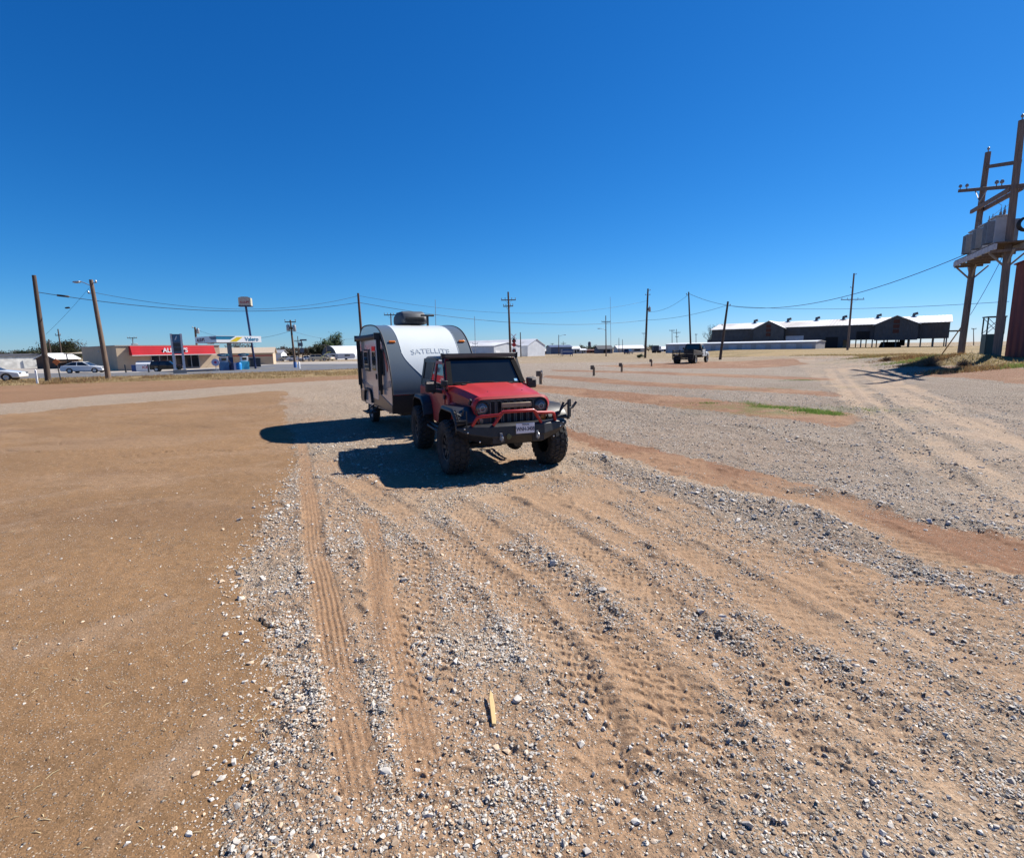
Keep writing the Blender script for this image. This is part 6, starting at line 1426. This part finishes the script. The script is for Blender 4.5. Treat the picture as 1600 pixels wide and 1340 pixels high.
for i, (lab, px, Y, H, sp, lf, bare, nl) in enumerate((
    ('dark dense bushy tree beside the blank store wall', 102, 95, 4.9, 2.9, OLV, 1, 3600), ('grey half bare tree at the store corner', 117, 98, 4.7, 2.4, BRNL, 1, 1300), ('thin bare tree behind the thick left pole', 86, 98, 5.2, 2.0, BRNL, 1, 500),
    ('low dark green tree left of the thick pole', 52, 105, 3.7, 3.0, DKG, 0, 3000), ('dark tree over the flat stone roof', 38, 110, 3.4, 2.2, DKG, 0, 1800), ('reddish brown bushy tree at the far left', 14, 115, 3.5, 2.8, BRNL, 0, 2200), ('low olive tree at the far left edge', 2, 112, 3.0, 2.4, OLV, 0, 1800), ('small dark tree left of the shed', 64, 104, 3.3, 2.2, OLV, 0, 1800),
    ('half bare tree behind the fuel canopy', 377, 112, 4.5, 2.6, BRNL, 1, 900), ('dark scrubby tree right of the canopy pole', 407, 140, 2.9, 4.0, OLV, 0, 2200), ('low scrub line tree left of the low house', 425, 145, 2.6, 4.0, OLV, 0, 2200), ('brown round tree far past the highway', 441, 150, 3.6, 2.0, BRNL, 1, 1300), ('reddish tree behind the sign boards', 459, 150, 3.2, 3.0, BRNL, 0, 2200), ('brown tree behind the yellow slide', 487, 150, 3.6, 2.6, BRNL, 0, 1800),
    ('dark green tree left of the quonset hut', 499, 140, 4.2, 2.2, DKG, 0, 2600), ('mid green tree next to the quonset hut', 511, 142, 5.0, 2.2, MIDG, 0, 2200), ('tall ragged green tree above the quonset hut', 526, 160, 7.6, 2.2, MIDG, 0, 2000), ('second ragged tree above the quonset hut', 531, 162, 6.6, 1.8, DKG, 0, 1500),
    ('bare leafless tree at the left end of the old warehouse', 1110, 172, 8.2, 3.2, BRNL, 1, 0), ('small dark tree right of the low houses', 966, 210, 2.9, 1.4, DKG, 0, 700), ('dark tree behind the white annex', 912, 215, 3.0, 2.2, DKG, 0, 900), ('small tree left of the dark roofed house', 930, 230, 3.2, 2.0, DKG, 0, 900), ('low dark tree behind the box truck', 1013, 215, 2.6, 2.6, DKG, 0, 900), ('small dark bush at the foot of the field pole', 1000, 92, .75, .5, MIDG, 0, 400))):
    tree(lab, px, Y, H, sp, lf, bare, nl, seed=20+i, lsz=.17 if Y < 130 else .22, trunk_h=.22 if not bare else .28, clumps=18 if not bare else 22)

# ------------------------------------------------------------------ grass and weeds
def blades(name, label, sampler, n, h, wdt, cols, lean=.5):
    X = []; k = 0
    xs, ys = sampler(n); n = len(xs); zs = gz(xs, ys)
    a = nr.uniform(0, 2*math.pi, n); hh = h*np.exp(nr.normal(0, .35, n)); ln = nr.normal(0, lean, (n, 2))*hh[:, None]
    dx = np.cos(a)*wdt; dy = np.sin(a)*wdt
    co = np.empty((n, 3, 3)); co[:, 0] = np.c_[xs-dx, ys-dy, zs-.02]; co[:, 1] = np.c_[xs+dx, ys+dy, zs-.02]; co[:, 2] = np.c_[xs+ln[:, 0], ys+ln[:, 1], zs+hh]
    ci = nr.integers(0, len(cols), n); c = np.array(cols)[ci]*nr.uniform(.7, 1.25, (n, 1)); c = np.repeat(np.c_[c, np.ones(n)], 3, 0)
    o = big_mesh(name, co.reshape(-1, 3), np.arange(3*n).reshape(-1, 3), [MATS['leaf']], [('Col', 'FLOAT_COLOR', c)], smooth=False)
    return tag(o, label, 'grass', kind='stuff')
def in_area(poly, thr, sc, seed):
    def f(n):
        lo, hi = poly.min(0), poly.max(0); x = nr.uniform(lo[0], hi[0], n); y = nr.uniform(lo[1], hi[1], n)
        k = inpoly(x, y, poly) & (fbm(x*sc, y*sc, 3, seed) > thr); return x[k], y[k]
    return f
def around(spots, thr=.0):
    def f(n):
        xs, ys = [], []
        for (px, py, sx, sy, w) in spots:
            c = gnd(px, py); m = int(n*w); xs.append(nr.normal(c.x, sx, m)); ys.append(nr.normal(c.y, sy, m))
        return np.concatenate(xs), np.concatenate(ys)
    return f
STRAW = [(.34, .25, .11), (.28, .20, .09), (.22, .12, .05), (.38, .30, .16)]
RUST = [(.20, .095, .04), (.26, .14, .06), (.16, .08, .035)]; GREEN = [(.11, .21, .035), (.15, .25, .045), (.20, .26, .07)]
blades('dry_grass', 'dry straw coloured grass along the highway verge', in_area(P_VERGE, .42, .5, 401), 90000, .13, .016, STRAW)
blades('brown_weeds', 'rusty brown dry weeds at the foot of the left poles', in_area(W2([(60, 601), (330, 592), (330, 586), (150, 591), (60, 596)]), .56, .45, 411), 22000, .17, .018, RUST+STRAW[:2])
blades('field_grass', 'short dry grass on the field before the old warehouse', in_area(P_FIELD[:9], .40, .12, 421), 60000, .10, .03, STRAW[:2]+[(.30, .24, .10)])
blades('green_weeds', 'green weeds growing in the red dirt strips', around([(1172, 631, .22, .35, .10), (1192, 636, .25, .22, .12), (1222, 637, .30, .15, .08), (1262, 641, .22, .22, .14), (1285, 645, .28, .18, .16), (1306, 648, .15, .15, .05), (1250, 594, .4, .25, .08), (1340, 640, .3, .4, .05), (1105, 630, .25, .15, .04)]), 5200, .045, .010, GREEN)
blades('bank_weeds', 'green and dry weeds on the bank by the wooden frame', around([(1375, 557, 1.3, .5, .16), (1440, 562, 1.3, .5, .18), (1482, 556, 1.2, .5, .22), (1595, 572, .8, .4, .2)]), 16000, .10, .015, GREEN+STRAW[:1])
blades('bank_straw', 'tall dry straw on the earth bank by the wooden frame', around([(1515, 563, 1.0, .5, .3), (1455, 563, 1.0, .4, .2), (1395, 556, 1.6, .5, .25), (1420, 558, 1.2, .5, .2)]), 17000, .15, .015, STRAW+RUST)
def tumbleweed(px, py, r, lab):
    c = gnd(px, py); b = MB()
    for k in range(150):
        u = Vector((rnd.gauss(0, 1), rnd.gauss(0, 1), abs(rnd.gauss(0, .8)))).normalized(); m = u*r*.6+Vector((rnd.gauss(0, .12), rnd.gauss(0, .12), rnd.gauss(0, .08)))*r
        b.tube([(0, 0, 0), m, u*r*rnd.uniform(.75, 1.1)+Vector((rnd.gauss(0, .1), rnd.gauss(0, .1), 0))*r], [.014, .010, .004], 3)
    tag(b.build('dead_brush', pbr('dead_brush', (.16, .10, .065), .95, 0, .3, 5), loc=c), lab, 'brush', 'dead brush on the earth bank')
tumbleweed(1452, 572, .85, 'larger round dead brush at the foot of the guy guard')
tumbleweed(1506, 572, .5, 'smaller dead brush on the earth bank near the right pole')
tumbleweed(1385, 564, .45, 'small dark dead brush at the left end of the bank')
# straw bits and twigs on the bare dirt
def twigs():
    b = MB()
    for k in range(130):
        px, py = rnd.uniform(0, 420), rnd.uniform(660, 1335)
        if k % 4 == 0: px = rnd.uniform(420, 1600)
        c = gnd(px, py); a = rnd.uniform(0, 3.14); L = rnd.uniform(.015, .055)*(1+c.y*.12)
        d = Vector((math.cos(a), math.sin(a), rnd.uniform(-.02, .06)))*L; b.tube([c+Vector((0, 0, .012)), c+d*.5+Vector((0, 0, .018)), c+d+Vector((0, 0, .012))], [.0016, .002, .001], 4)
    tag(b.build('straw_litter', pbr('straw_bits', (.48, .38, .22), .8, 0, .3, 30)), 'bits of straw and twigs littering the bare ground', 'litter', kind='stuff')
twigs()
